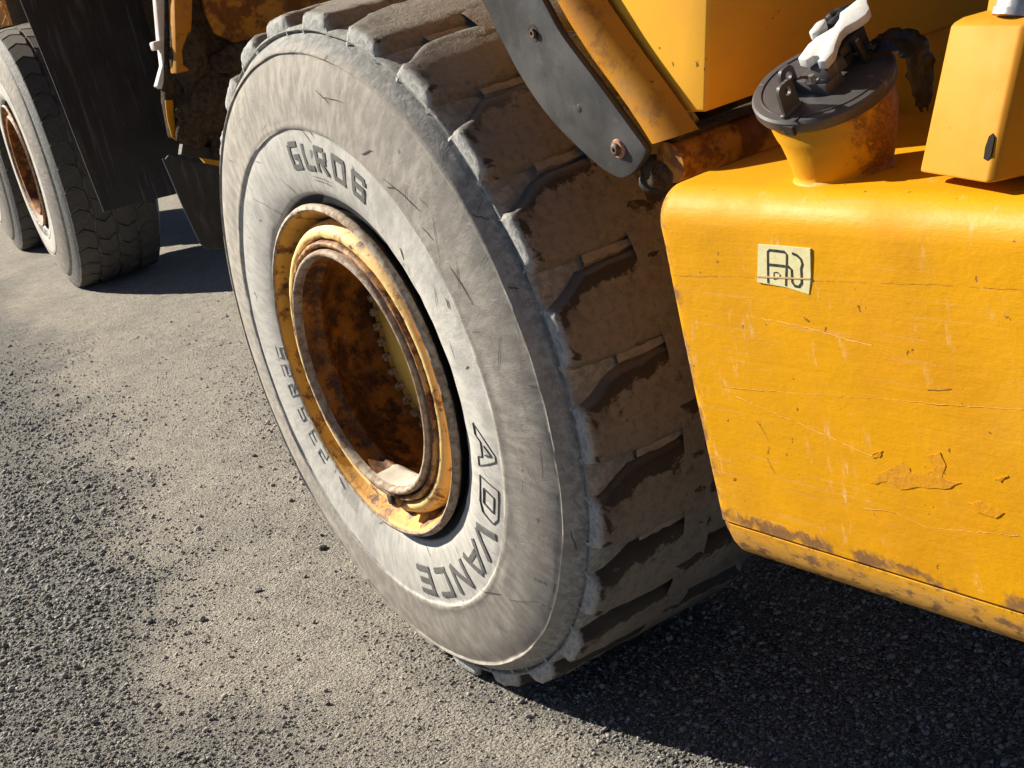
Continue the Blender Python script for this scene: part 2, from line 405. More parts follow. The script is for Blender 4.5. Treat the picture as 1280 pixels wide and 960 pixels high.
# ------------------------------------------------------------------ ground
def vnoise(x, y, s, seed):
    g = np.random.default_rng(seed).random((256, 256))
    u = x / s; v = y / s
    i = np.floor(u).astype(int); j = np.floor(v).astype(int)
    fu = u - i; fv = v - j; fu = fu * fu * (3 - 2 * fu); fv = fv * fv * (3 - 2 * fv)
    a = g[i % 256, j % 256]; b = g[(i + 1) % 256, j % 256]; c = g[i % 256, (j + 1) % 256]; d = g[(i + 1) % 256, (j + 1) % 256]
    return a * (1 - fu) * (1 - fv) + b * fu * (1 - fv) + c * (1 - fu) * fv + d * fu * fv

def ground_h(x, y):
    near = np.exp(-((np.abs(x + 2) / 9) ** 4) - ((np.abs(y - 0.5) / 4) ** 4))
    h = (vnoise(x, y, 0.9, 1) - 0.5) * 0.012 + (vnoise(x, y, 0.22, 2) - 0.5) * 0.003 + (vnoise(x, y, 0.05, 3) - 0.5) * 0.005
    return h * near + 0.010

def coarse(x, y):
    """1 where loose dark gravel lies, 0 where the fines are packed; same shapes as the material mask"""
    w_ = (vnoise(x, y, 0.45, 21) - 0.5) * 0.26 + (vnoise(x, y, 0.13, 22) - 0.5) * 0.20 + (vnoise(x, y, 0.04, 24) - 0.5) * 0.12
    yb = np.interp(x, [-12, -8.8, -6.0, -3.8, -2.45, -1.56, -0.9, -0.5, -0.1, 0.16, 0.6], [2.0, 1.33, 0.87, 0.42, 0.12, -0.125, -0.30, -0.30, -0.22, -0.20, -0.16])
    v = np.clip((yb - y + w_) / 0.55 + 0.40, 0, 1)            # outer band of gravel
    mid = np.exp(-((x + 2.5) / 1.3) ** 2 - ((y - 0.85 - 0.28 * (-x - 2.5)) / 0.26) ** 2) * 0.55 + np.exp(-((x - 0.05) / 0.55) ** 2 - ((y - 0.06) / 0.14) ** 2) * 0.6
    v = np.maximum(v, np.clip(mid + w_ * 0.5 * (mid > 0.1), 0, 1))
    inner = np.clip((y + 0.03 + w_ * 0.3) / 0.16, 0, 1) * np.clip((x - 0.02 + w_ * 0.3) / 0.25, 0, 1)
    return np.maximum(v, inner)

def axis(dense0, dense1, step, far):
    a = list(np.arange(dense0, dense1 + 1e-6, step))
    s = step
    hi = []; p = dense1
    while p < far: s *= 1.35; p += s; hi.append(p)
    s = step; lo = []; p = dense0
    while p > -far: s *= 1.35; p -= s; lo.append(p)
    return np.array(lo[::-1] + a + hi)
gx = axis(-6.0, 2.2, 0.022, 400); gy = axis(-2.0, 2.6, 0.024, 400)
XX, YY = np.meshgrid(gx, gy, indexing='ij')
ZZ = ground_h(XX, YY)
nv = XX.size
gm = bpy.data.meshes.new('ground')
gm.vertices.add(nv)
gm.vertices.foreach_set('co', np.stack([XX, YY, ZZ], -1).astype(np.float32).ravel())
ni, nj = XX.shape
I, J = np.meshgrid(np.arange(ni - 1), np.arange(nj - 1), indexing='ij')
q = np.stack([I * nj + J, (I + 1) * nj + J, (I + 1) * nj + J + 1, I * nj + J + 1], -1).reshape(-1, 4)
gm.loops.add(q.size); gm.loops.foreach_set('vertex_index', q.ravel().astype(np.int32))
gm.polygons.add(len(q)); gm.polygons.foreach_set('loop_start', np.arange(0, q.size, 4, dtype=np.int32))
gm.polygons.foreach_set('use_smooth', np.ones(len(q), bool))
gm.update(); gm.validate()
ca = gm.attributes.new('coarse', 'FLOAT', 'POINT')
ca.data.foreach_set('value', coarse(XX, YY).astype(np.float32).ravel())
k = N('packed_gravel')
n1 = k.noise(1.6, 5, 0.65); n2 = k.noise(14, 5, 0.7); n3 = k.noise(120, 5, 0.8)
vc = k.sep(k.voro(230, out='Color'))[0]; vd = k.voro(230); vc2 = k.sep(k.voro(105, out='Color'))[0]; vd2 = k.voro(105)
fines = k.mix(k.ramp(n2, 0.3, 0.7), (0.400, 0.362, 0.308), (0.530, 0.478, 0.406))
fines = k.mix(k.math('MULTIPLY', k.ramp(n1, 0.46, 0.68), 0.35), fines, (0.235, 0.222, 0.202))
fines = k.mix(k.math('MULTIPLY', k.ramp(vc, 0.62, 0.95), 0.60), fines, (0.120, 0.114, 0.106))
fines = k.mix(k.math('MULTIPLY', k.ramp(vc, 0.30, 0.05), 0.45), fines, (0.47, 0.425, 0.36))
fines = k.mix(k.math('MULTIPLY', k.ramp(n3, 0.52, 0.75), 0.45), fines, (0.15, 0.14, 0.128))
n4 = k.noise(42, 6, 0.85); fines = k.mix(k.math('MULTIPLY', k.ramp(n4, 0.52, 0.66), 0.40), fines, (0.19, 0.175, 0.155))
grav = k.mix(vc2, (0.085, 0.086, 0.083), (0.27, 0.262, 0.245))
grav = k.mix(k.math('MULTIPLY', k.ramp(vc, 0.75, 1.0), 0.7), grav, (0.38, 0.37, 0.345))
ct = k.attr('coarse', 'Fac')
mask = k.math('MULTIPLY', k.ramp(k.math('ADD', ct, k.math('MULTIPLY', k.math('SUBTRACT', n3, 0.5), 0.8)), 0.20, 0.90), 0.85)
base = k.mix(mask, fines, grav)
nrm = k.bump(n2, 0.12, 0.02); nrm = k.bump(n3, 1.0, 0.011, nrm)
nrm = k.bump(k.math('MULTIPLY', vd, -1.0), 0.9, 0.006, nrm); nrm = k.bump(k.math('MULTIPLY', vd2, -1.0), 0.55, 0.010, nrm)
M['ground'] = k.set(base, 0.95, nrm, spec=0.15)
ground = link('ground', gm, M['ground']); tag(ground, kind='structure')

# ---- loose gravel: one mesh of many small stones (nobody could count them)
def stone_proto(seed, small=False):
    r_ = np.random.default_rng(seed)
    bm = bmesh.new()
    if small: bmesh.ops.create_icosphere(bm, subdivisions=1, radius=1.0); bm.clear(); bmesh.ops.create_cone(bm, segments=4, cap_ends=False, radius1=1.0, radius2=0.0, depth=0.9); lo = bm.verts.new((0.1, -0.1, -1.0)); bv = [v for v in bm.verts if abs(v.co.z + 0.45) < 1e-3]; [bm.faces.new((bv[(q + 1) % 4], bv[q], lo)) for q in range(4)]; bmesh.ops.remove_doubles(bm, verts=bm.verts, dist=1e-5); bmesh.ops.triangulate(bm, faces=bm.faces); bm.verts.index_update()
    else: bmesh.ops.create_icosphere(bm, subdivisions=1, radius=1.0)
    V = np.array([v.co[:] for v in bm.verts]); F = np.array([[v.index for v in f.verts] for f in bm.faces]); bm.free()
    # chop with random planes for broken faces
    for _ in range(9):
        n_ = r_.normal(size=3); n_ /= np.linalg.norm(n_); d = r_.uniform(0.42, 0.78)
        s = V @ n_ - d; V = V - np.clip(s, 0, None)[:, None] * n_
    if small: V = V + r_.normal(size=V.shape) * 0.13
    V *= r_.uniform(0.7, 1.25, 3) * np.array([1, 1, 0.72])
    return V, F
PROT = [stone_proto(100 + i) for i in range(14)] + [stone_proto(200 + i, True) for i in range(10)]
def rand_rot(n):
    q_ = rng.normal(size=(n, 4)); q_ /= np.linalg.norm(q_, axis=1)[:, None]
    w_, x, y, z = q_.T
    return np.stack([1 - 2 * (y * y + z * z), 2 * (x * y - z * w_), 2 * (x * z + y * w_),
                     2 * (x * y + z * w_), 1 - 2 * (x * x + z * z), 2 * (y * z - x * w_),
                     2 * (x * z - y * w_), 2 * (y * z + x * w_), 1 - 2 * (x * x + y * y)], -1).reshape(-1, 3, 3)
NS = 690000
px = rng.uniform(-6.0, 1.6, NS); py = rng.uniform(-2.1, 1.7, NS)
dist = np.hypot(px - 3.07, py + 1.34)
co_ = coarse(px, py)
keep = rng.random(NS) < np.minimum(1, (3.0 / dist) ** 2.2) * (0.42 + 0.58 * co_) * np.clip((px + 6.0) / 2.2, 0, 1) * np.clip((py + 2.1) / 1.1, 0, 1)
px, py, co_ = px[keep], py[keep], co_[keep]
n_st = len(px)
size = np.exp(rng.normal(math.log(0.0029), 0.42, n_st)) * (0.62 + 0.68 * co_)
size = np.clip(size, 0.0013, 0.0105)
size *= np.clip(np.hypot(px - 3.07, py + 1.34) / 3.2, 1.0, 1.6)
pz = ground_h(px, py) + size * rng.uniform(-0.15, 0.45, n_st)
Rm = rand_rot(n_st)
pid = np.where(size > 0.0042, rng.integers(0, 14, n_st), rng.integers(14, 24, n_st))
VV = []; FF = []; CC = []; off = 0
tone = rng.random(n_st)
dt = rng.uniform(0.55, 1.25, n_st)[:, None]
dustc = np.array([0.42, 0.376, 0.320]); g0 = np.array([0.075, 0.077, 0.075]); g1 = np.array([0.36, 0.355, 0.335])
grey = g0 + (g1 - g0) * (tone[:, None] ** 1.5)
cst = grey * (0.25 + 0.60 * co_[:, None]) + dustc * dt * (0.75 - 0.60 * co_[:, None])
for p_i, (V0, F0) in enumerate(PROT):
    s_ = np.where(pid == p_i)[0]
    if not len(s_): continue
    P = np.einsum('nij,vj->nvi', Rm[s_], V0) * size[s_][:, None, None]
    P[..., 2] *= 0.8
    P += np.stack([px[s_], py[s_], pz[s_]], -1)[:, None, :]
    VV.append(P.reshape(-1, 3))
    FF.append((F0[None] + (np.arange(len(s_)) * len(V0))[:, None, None] + off).reshape(-1, 3))
    CC.append(np.repeat(cst[s_], len(V0), axis=0))
    off += len(s_) * len(V0)
VV = np.concatenate(VV); FF = np.concatenate(FF); CC = np.concatenate(CC)
sm = bpy.data.meshes.new('gravel')
sm.vertices.add(len(VV)); sm.vertices.foreach_set('co', VV.astype(np.float32).ravel())
sm.loops.add(FF.size); sm.loops.foreach_set('vertex_index', FF.ravel().astype(np.int32))
sm.polygons.add(len(FF)); sm.polygons.foreach_set('loop_start', np.arange(0, FF.size, 3, dtype=np.int32))
sm.update()
at = sm.attributes.new('tint', 'FLOAT_COLOR', 'POINT')
at.data.foreach_set('color', np.c_[CC, np.ones(len(CC))].astype(np.float32).ravel())
k = N('gravel_stone')
M['stone'] = k.set(k.mix(k.math('MULTIPLY', k.ramp(k.noise(160, 4, 0.7), 0.4, 0.65), 0.35), k.attr('tint'), (0.24, 0.215, 0.185)), 0.9, k.bump(k.noise(500, 3, 0.7), 0.3, 0.001), spec=0.2)
gv = link('gravel', sm, M['stone']); tag(gv, 'loose grey gravel scattered over the packed ground', 'gravel', kind='stuff')
print('stones', n_st, 'tris', len(FF))

# a few larger single stones that can be picked out
M['bigstone'] = mat_plain('dark_stone', (0.075, 0.073, 0.070), 0.9, c2=(0.16, 0.15, 0.135), scale=60, bump=0.6)
for (x, y, s, lab, seed) in [
    (-1.091, 0.218, 0.016, 'dark angular stone lying close beside the big tyre sidewall', 1),
    (-1.19, 0.262, 0.008, 'small pale stone just behind the dark stone beside the big tyre', 2),
    (-2.157, 0.47, 0.013, 'dark stone on pale dust midway between the big tyre and the twin rear wheels', 3),
    (-1.112, -0.322, 0.014, 'dark flat stone at the edge of the gravel band, left one of a pair', 4),
    (-1.055, -0.288, 0.009, 'smaller dark stone at the edge of the gravel band, right one of a pair', 5),
    (-0.998, -0.034, 0.012, 'single dark stone on bare pale dust below the wheel rim', 6),
    (-1.389, -0.666, 0.017, 'largest dark stone in the gravel at the left edge of the photo', 7)]:
    V0, F0 = stone_proto(500 + seed)
    me = finish(mesh('stone', V0 * s * np.array([1.3, 1.0, 0.8]), [tuple(f) for f in F0]), s * 0.06, 1, smooth=False)
    o = link('stone', me, M['bigstone'], loc=(x, y, float(ground_h(np.array([x]), np.array([y]))[0]) + s * 0.35), rot=(0, 0, seed * 1.3))
    tag(o, lab, 'stone', 'single stones on the ground')

# ------------------------------------------------------------------ the dump truck
truck = empty('dump_truck')
tag(truck, 'yellow articulated dump truck with huge dusty tyres parked on gravel', 'dump truck')

# ---------------- near wheel
WC = 0.782
TY = [(.345, .085), (.356, .052), (.366, .036), (.376, .029), (.386, .0255), (.393, .0215), (.399, .0165), (.407, .0125), (.42, .0085), (.44, .0055), (.465, .0030), (.49, .0020), (.515, .0022),
      (.530, .0035), (.5370, .0042), (.5392, .0042), (.5410, .0012), (.5445, -.0002), (.5500, -.0002), (.5545, .0010), (.560, .0022), (.575, .0042), (.595, .0070), (.615, .0102), (.635, .0142),
      (.655, .0192), (.672, .0245), (.683, .0288), (.6880, .0310), (.6900, .0314), (.6920, .0278), (.6950, .0278), (.700, .0330), (.708, .0430), (.716, .0530), (.7205, .0585),
      (.7235, .0670), (.7265, .0690), (.7290, .0620), (.732, .0605), (.736, .0640), (.738, .0740), (.739, .0900), (.740, .120), (.741, .160), (.742, .230), (.743, .300)]
TW = 0.60
def sidewall_y(r):
    rs = [p[0] for p in TY]; ys = [p[1] for p in TY]
    return float(np.interp(r, rs, ys))
TYP = TY + [(r, TW - y) for (r, y) in TY[::-1][1:]]

def lathe_wavy(name, prof, n, amp):
    """lathe with low, uneven relief so that rings are not perfect"""
    V = []; F = []; m_ = len(prof)
    a1 = rng.random(40) * 6.28
    for i in range(n):
        t = 2 * PI * i / n
        for j, (r, y) in enumerate(prof):
            wv = amp * (math.sin(5 * t + a1[j % 7]) + 0.7 * math.sin(13 * t + a1[j % 11]) + 0.6 * math.sin(31 * t + a1[j % 13]))
            V.append(((r + wv) * math.sin(t), y + wv * 0.7, (r + wv) * math.cos(t)))
    for i in range(n):
        a = i * m_; b = ((i + 1) % n) * m_
        for j in range(m_ - 1): F.append((a + j, a + j + 1, b + j + 1, b + j))
    return finish(mesh(name, V, F), 0, ang=65)

wheel_prof = [(.338, .088), (.322, .082), (.305, .070), (.296, .045), (.2815, .030), (.2790, .012), (.277, .000), (.272, -.002), (.2665, .001),
              (.2645, .012), (.2635, .030), (.2625, .044), (.2585, .048), (.2570, .053), (.2590, .059), (.2640, .063), (.272, .072), (.285, .090), (.292, .120), (.295, .200), (.295, .250), (.280, .262), (.10, .268)]
wheel = link('wheel', lathe('wheel', wheel_prof, 160, wob=0.0004), M['barrel'], truck, loc=(0, 0, WC), label='big near wheel with rusty yellow rim')
tyre = link('tyre', lathe_wavy('tyre', TYP, 384, 0.0007), M['sidewall'], wheel)
lip_prof = [(.2785, .016), (.2800, .006), (.2795, -.003), (.2770, -.0085), (.2725, -.0105), (.2680, -.0085), (.2645, -.0020), (.2625, .008), (.2690, .012)]
link('gutter_lip', lathe('gutter_lip', lip_prof, 160, wob=0.00018, closed=True), M['lip'], wheel)
fl_prof = [(.338, .075), (.337, .055), (.341, .040), (.348, .028), (.355, .017), (.360, .006), (.3640, -.003), (.3695, -.0055), (.3755, -.003), (.3775, .004), (.3750, .013), (.3670, .024), (.358, .036), (.350, .055), (.346, .075)]
link('side_flange', lathe('side_flange', fl_prof, 192, wob=0.00015, closed=True), M['flange'], wheel)
link('flange_back_shade', lathe('flange_back_shade', [(.3790, .0065), (.3768, .0140), (.3685, .0255), (.3595, .0380), (.352, .055), (.349, .055), (.356, .036), (.365, .0235), (.3735, .0125)], 128, closed=True), M['grime_shade'], wheel)  # black sheet painting the shadow between flange and tyre
fe_prof = [(.3655, -.0052), (.3700, -.0078), (.3765, -.0050), (.3802, .0035), (.3780, .0100), (.3740, .0040)]
link('flange_edge', lathe('flange_edge', fe_prof, 192, wob=0.0002, closed=True), M['lip'], wheel)
lk_prof = [(.2845, .004), (.2880, -.0010), (.2930, -.0015), (.2965, .002), (.2985, .010), (.2975, .022), (.290, .028), (.2840, .022)]
link('lock_ring', lathe('lock_ring', lk_prof, 150, 182.5, 533.5, wob=0.0005, closed=True), M['lock'], wheel)
lk2 = [(.3010, .016), (.3040, .0065), (.3100, .004), (.3180, .006), (.3270, .0145), (.334, .028), (.335, .050), (.310, .050), (.3005, .035)]
link('bead_band', lathe('bead_band', lk2, 150, 186.0, 536.0, wob=0.0005, closed=True), M['band'], wheel)
def polar_pt(r, th, y): t = math.radians(th); return (r * math.sin(t), y, r * math.cos(t))
dk = box_me('driver_key', -.016, .016, -.012, .030, -.022, .022, 0.004)
link('driver_key', dk, M['lock'], wheel, loc=polar_pt(.291, 178.3, 0.004), rot=(0, math.radians(178.3), 0))
link('key_socket', box_me('key_socket', -.011, .011, -.006, .0, -.012, .012, 0.003), M['grime_shade'], wheel, loc=polar_pt(.291, 178.3, -0.009), rot=(0, math.radians(178.3), 0))
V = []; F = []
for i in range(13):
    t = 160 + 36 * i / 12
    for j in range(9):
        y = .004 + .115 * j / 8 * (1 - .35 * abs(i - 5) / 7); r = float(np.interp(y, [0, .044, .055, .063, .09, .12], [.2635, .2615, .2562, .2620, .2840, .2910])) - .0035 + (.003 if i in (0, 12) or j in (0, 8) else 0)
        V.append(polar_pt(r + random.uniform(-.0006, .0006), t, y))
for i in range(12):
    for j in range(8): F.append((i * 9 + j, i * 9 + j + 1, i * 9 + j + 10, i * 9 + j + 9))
link('sunlit_patch', finish(mesh('sunlit_patch', V, F), 0), mat_plain('sunlit_patch', (0.55, 0.49, 0.40), 0.95, c2=(0.46, 0.40, 0.31), scale=30), wheel)  # pale sheet painting the sunlit patch low inside the barrel
hub_prof = [(.287, .262), (.287, .206), (.283, .200), (.249, .199), (.243, .194), (.225, .186), (.19, .174), (.12, .156), (.06, .150), (.0, .150)]
link('hub', lathe('hub', hub_prof, 96), M['hub'], wheel)
def hex_bolt(name, r, h, hole=0.0):
    V = []; F = []
    rows = [(r, 0.0), (r, h * 0.85), (r * 0.82, h), (r * 0.45, h), (r * 0.4, h * 0.6)]
    for rr, hh in rows:
        for i in range(6):
            a = i * PI / 3; V.append((rr * math.cos(a), -hh, rr * math.sin(a)))
    for j in range(len(rows) - 1):
        for i in range(6): F.append((j * 6 + i, j * 6 + (i + 1) % 6, (j + 1) * 6 + (i + 1) % 6, (j + 1) * 6 + i))
    F.append(tuple(range((len(rows) - 1) * 6, len(rows) * 6)))
    return finish(mesh(name, V, F), 0, smooth=False)
bm_ = hex_bolt('hub_bolt', .0105, .017); bm_.materials.append(M['bolt'])
for i in range(44):
    link('hub_bolt', bm_, None, wheel, loc=polar_pt(.265, i * 360 / 44 + 3, .1995), rot=(0, i * 0.7, 0))

# tread lugs
def lug_mesh(seed, side, R=.767):
    r_ = np.random.default_rng(seed)
    ys = [.0605, .0625, .066, .072, .080, .095, .112, .13, .148, .166, .185, .21, .24, .27, .30, .325, .335]
    V = []; F = []; rows = []
    fr = [-.16, -.06, 0.0, .05, .12, .25, .4, .55, .7, .82, .90, .95, 1.0, 1.06, 1.16]
    for iy, y in enumerate(ys):
        s0 = float(np.interp(y, [.06, .085, .145, .18, .335], [0.2, 0.0, -2.9, -3.3, -3.9])) + r_.normal() * .12
        s1 = float(np.interp(y, [.06, .08, .15, .185, .335], [7.6, 8.0, 8.4, 8.7, 8.2])) + r_.normal() * .12
        cap = float(np.interp(y, [.0605, .0625, .066, .072, .082, .10], [-.027, -.0115, -.0055, -.0022, -.0008, 0]))
        for f in fr:
            th = s0 + (s1 - s0) * f
            if f < 0 or f > 1:
                d = (-f if f < 0 else f - 1)
                th = (s0 - d * 5.0) if f < 0 else (s1 + d * 5.0)
            dep = float(np.interp(f, [-.16, -.06, 0, .05, .12, .88, .95, 1.0, 1.06, 1.16], [-.028, -.018, -.007, -.0025, 0, 0, -.0025, -.007, -.018, -.028]))
            rr = R + dep + cap + r_.normal() * .0012
            if iy == 0: rr = min(rr, R - .026)
            t = math.radians(th)
            yy = y + (r_.normal() * .0010 if iy else 0)
            if side: yy = TW - yy
            V.append((rr * math.sin(t), yy, rr * math.cos(t)))
    mud = [float(np.clip(np.interp(f, [-.2, 0, .14, .30, 1], [1, 1, .75, 0, 0]) + .55 * r_.normal() * .35, 0, 1)) * float(np.interp(y, [.066, .080], [0, 1])) if not (.070 < y < .088 and 0 < f < 1 and r_.random() < .75) else float(r_.uniform(.3, .9)) for y in ys for f in fr] + [0.0] * len(fr)
    # foot row at the outer end
    m_ = len(fr)
    foot = []
    for f in fr:
        s0, s1 = 0.2, 7.6
        th = s0 + (s1 - s0) * min(max(f, -.05), 1.05); t = math.radians(th)
        yy = .0625 if not side else TW - .0625
        foot.append(len(V)); V.append((.729 * math.sin(t), yy, .729 * math.cos(t)))
    for i in range(len(ys) - 1):
        for j in range(m_ - 1): F.append((i * m_ + j, i * m_ + j + 1, (i + 1) * m_ + j + 1, (i + 1) * m_ + j))
    for j in range(m_ - 1): F.append((foot[j], foot[j + 1], j + 1, j))
    me = mesh('tread_lug', V, F)
    a_ = me.attributes.new('mud', 'FLOAT', 'POINT'); a_.data.foreach_set('value', mud)
    return finish(me, 0, ang=60)
NL = 25; PITCH = 360 / NL
lugs = [lug_mesh(300 + i, False) for i in range(5)]; lugs_in = [lug_mesh(330 + i, True) for i in range(2)]
for L in lugs + lugs_in: L.materials.append(M['tread'])
for i in range(NL):
    link('tread_lug', lugs[i % 5], None, wheel, rot=(0, math.radians(75.5 - 14.4 * 5 + i * PITCH), 0))
for i in range(NL):
    link('tread_lug', lugs_in[i % 2], None, wheel, rot=(0, math.radians(75.5 + 7.2 + i * PITCH), 0))
# dried mud wedges in the grooves between lugs
wed = []
for s_ in range(3):
    r_ = np.random.default_rng(600 + s_); V = []; F = []
    ys = np.linspace(.165, .33, 12)
    for y in ys:
        c0 = 9.4 + r_.normal() * .12; hw = float(np.interp(y, [.165, .19, .30, .33], [1.0, 1.15, .7, .35])) + r_.normal() * .08
        for th, rr in ((c0 - hw, .742), (c0 - hw * .6, .7535), (c0 + hw * .6, .7535), (c0 + hw, .742)):
            t = math.radians(th); V.append((rr * math.sin(t), y, rr * math.cos(t)))
    for i in range(11):
        for j in range(3): F.append((i * 4 + j, i * 4 + j + 1, i * 4 + 5 + j, i * 4 + 4 + j))
    wed.append(finish(mesh('groove_mud', V, F), 0))
M['drymud'] = mat_plain('dry_mud', (0.27, 0.235, 0.195), 0.95, c2=(0.20, 0.17, 0.14), scale=50, bump=0.6)
for me in wed: me.materials.append(M['drymud'])
for i in range(NL):
    link('groove_mud', wed[i % 3], None, wheel, rot=(0, math.radians(75.5 - 14.4 * 5 + i * PITCH), 0))

# raised lettering: each letter is a set of bars mapped on the sidewall
GL = {
    'G': [(.95, .98, .16, .98), (.10, .98, .10, .02), (.10, .08, .95, .08), (.90, .02, .90, .50), (.98, .48, .45, .48)],
    'L': [(.12, 1, .12, 0), (.05, .07, .98, .07)],
    'R': [(.12, 1, .12, 0), (.05, .94, .80, .94), (.85, .92, .85, .55), (.88, .48, .12, .48), (.45, .48, .92, 0)],
    '0': [(.14, .96, .14, .04), (.86, .96, .86, .04), (.08, .94, .92, .94), (.08, .06, .92, .06)],
    '6': [(.14, .96, .14, .04), (.08, .94, .92, .94), (.90, .94, .90, .74), (.86, .52, .86, .04), (.08, .06, .92, .06), (.10, .50, .92, .50)],
    'V': [(.02, 1, .42, 0), (.98, 1, .55, 0), (.06, 1, .46, .02)],
    'A': [(.02, 0, .45, 1), (.98, 0, .55, 1), (.25, .32, .78, .32)],
    'N': [(.12, 0, .12, 1), (.88, 0, .88, 1), (.10, .98, .90, .02)],
    'C': [(.14, .96, .14, .04), (.08, .93, .95, .93), (.08, .07, .95, .07)],
    'E': [(.14, 1, .14, 0), (.08, .93, .96, .93), (.08, .50, .85, .50), (.08, .07, .96, .07)],
    '2': [(.05, .95, .90, .95), (.92, .98, .92, .50), (.95, .50, .08, .50), (.08, .52, .08, .03), (.05, .05, .95, .05)],
    '3': [(.05, .95, .92, .95), (.92, .98, .92, .02), (.15, .50, .92, .50), (.05, .05, .92, .05)],
    '5': [(.95, .95, .08, .95), (.08, .98, .08, .50), (.05, .50, .92, .50), (.92, .52, .92, .03), (.95, .05, .05, .05)],
    '.': [(.35, .10, .75, .10)],
    'a': [(.00, 0, .50, 1), (.50, 1, .62, 1), (1.0, 0, .62, 1), (.26, 0, .36, .26), (.36, .26, .70, .26), (.70, .26, .78, 0), (.42, .44, .54, .80), (.54, .80, .62, .44), (.0, 0, .26, 0), (.78, 0, 1, 0)],
    'd': [(.02, 0, .02, 1), (.02, 1, .75, 1), (.75, 1, .98, .80), (.98, .80, .98, .20), (.98, .20, .75, 0), (.75, 0, .02, 0), (.28, .22, .28, .78), (.28, .78, .68, .78), (.68, .78, .68, .22), (.68, .22, .28, .22)],
}
def letter(ch, th0, th1, r0, r1, wid, mat, h=.0022, skew=0.0):
    V = []; F = []
    H = r1 - r0; rm = (r0 + r1) / 2; W = math.radians(th1 - th0) * rm
    for bi, (x0, y0, x1, y1) in enumerate(GL[ch]):
        p0 = np.array([x0 * W, y0 * H]); p1 = np.array([x1 * W, y1 * H])
        d = p1 - p0; L = np.linalg.norm(d); d = d / L; nn = np.array([-d[1], d[0]])
        ns = max(2, int(L / .006)); hh = h + bi * .00012
        b = len(V)
        for i in range(ns + 1):
            c = p0 + d * L * i / ns
            for (o, lift) in ((-wid / 2 - .0008, -.0012), (-wid / 2, hh), (0, hh + .0002), (wid / 2, hh), (wid / 2 + .0008, -.0012)):
                q_ = c + nn * o
                r = r0 + q_[1]; th = math.radians(th0) + (q_[0] + skew * (q_[1] - H / 2)) / rm
                V.append((r * math.sin(th), sidewall_y(r) - lift - .0006, r * math.cos(th)))
        for i in range(ns):
            for j in range(4): F.append((b + i * 5 + j, b + i * 5 + j + 1, b + i * 5 + 6 + j, b + i * 5 + 5 + j))
        F.append((b, b + 1, b + 2, b + 3, b + 4)); e = b + ns * 5; F.append((e + 4, e + 3, e + 2, e + 1, e))
    me = finish(mesh('letter', V, F), 0, ang=35)
    return link('letter', me, mat, wheel)
for ch, a, b in (('G', -6.2, -0.6), ('L', 1.7, 6.6), ('R', 8.2, 14.0), ('0', 16.4, 23.0), ('6', 25.6, 31.8)):
    letter(ch, a, b, .455, .510, .0118, M['letter'], h=.0010)
for ch, a, b, mt, wd in (('a', 95.5, 107.5, 'crack', .0026), ('d', 110.2, 121.5, 'crack', .0026), ('V', 124.0, 133.8, 'letter', .0125), ('A', 134.6, 145.0, 'letter', .0125),
                         ('N', 147.2, 157.0, 'letter', .0125), ('C', 159.6, 167.6, 'letter', .0125), ('E', 170.0, 178.2, 'letter', .0135)):
    letter(ch, a, b, .455, .520, wd, M[mt], h=.0011 if mt == 'letter' else .0006)
for ch, a, b in (('2', -128.3, -123.8), ('3', -121.8, -117.2), ('.', -116.2, -114.4), ('5', -113.4, -109.0), ('R', -105.5, -100.5), ('2', -98.6, -94.4), ('5', -92.6, -88.4)):
    letter(ch, a, b, .412, .450, .0034, M['letter_pale'], h=.0009)
# tiny moulded text blocks shown as fine ribs
def ribs(th0, th1, r0, r1, n_, mat):
    V = []; F = []
    for i in range(n_):
        r = r0 + (r1 - r0) * i / max(1, n_ - 1)
        t = th0
        while t < th1:
            L = random.uniform(.35, 1.1); a, b = math.radians(t), math.radians(min(th1, t + L)); k_ = len(V)
            for rr in (r - .0011, r + .0011):
                for x in (a, b): V.append((rr * math.sin(x), sidewall_y(rr) - .0012, rr * math.cos(x)))
            F.append((k_, k_ + 1, k_ + 3, k_ + 2)); t += L + .35
    return link('moulded_text', mesh('moulded_text', V, F), mat, wheel)
ribs(3.5, 14, .432, .440, 2, M['letter']); ribs(-148, -138, .415, .450, 6, M['letter_pale'])
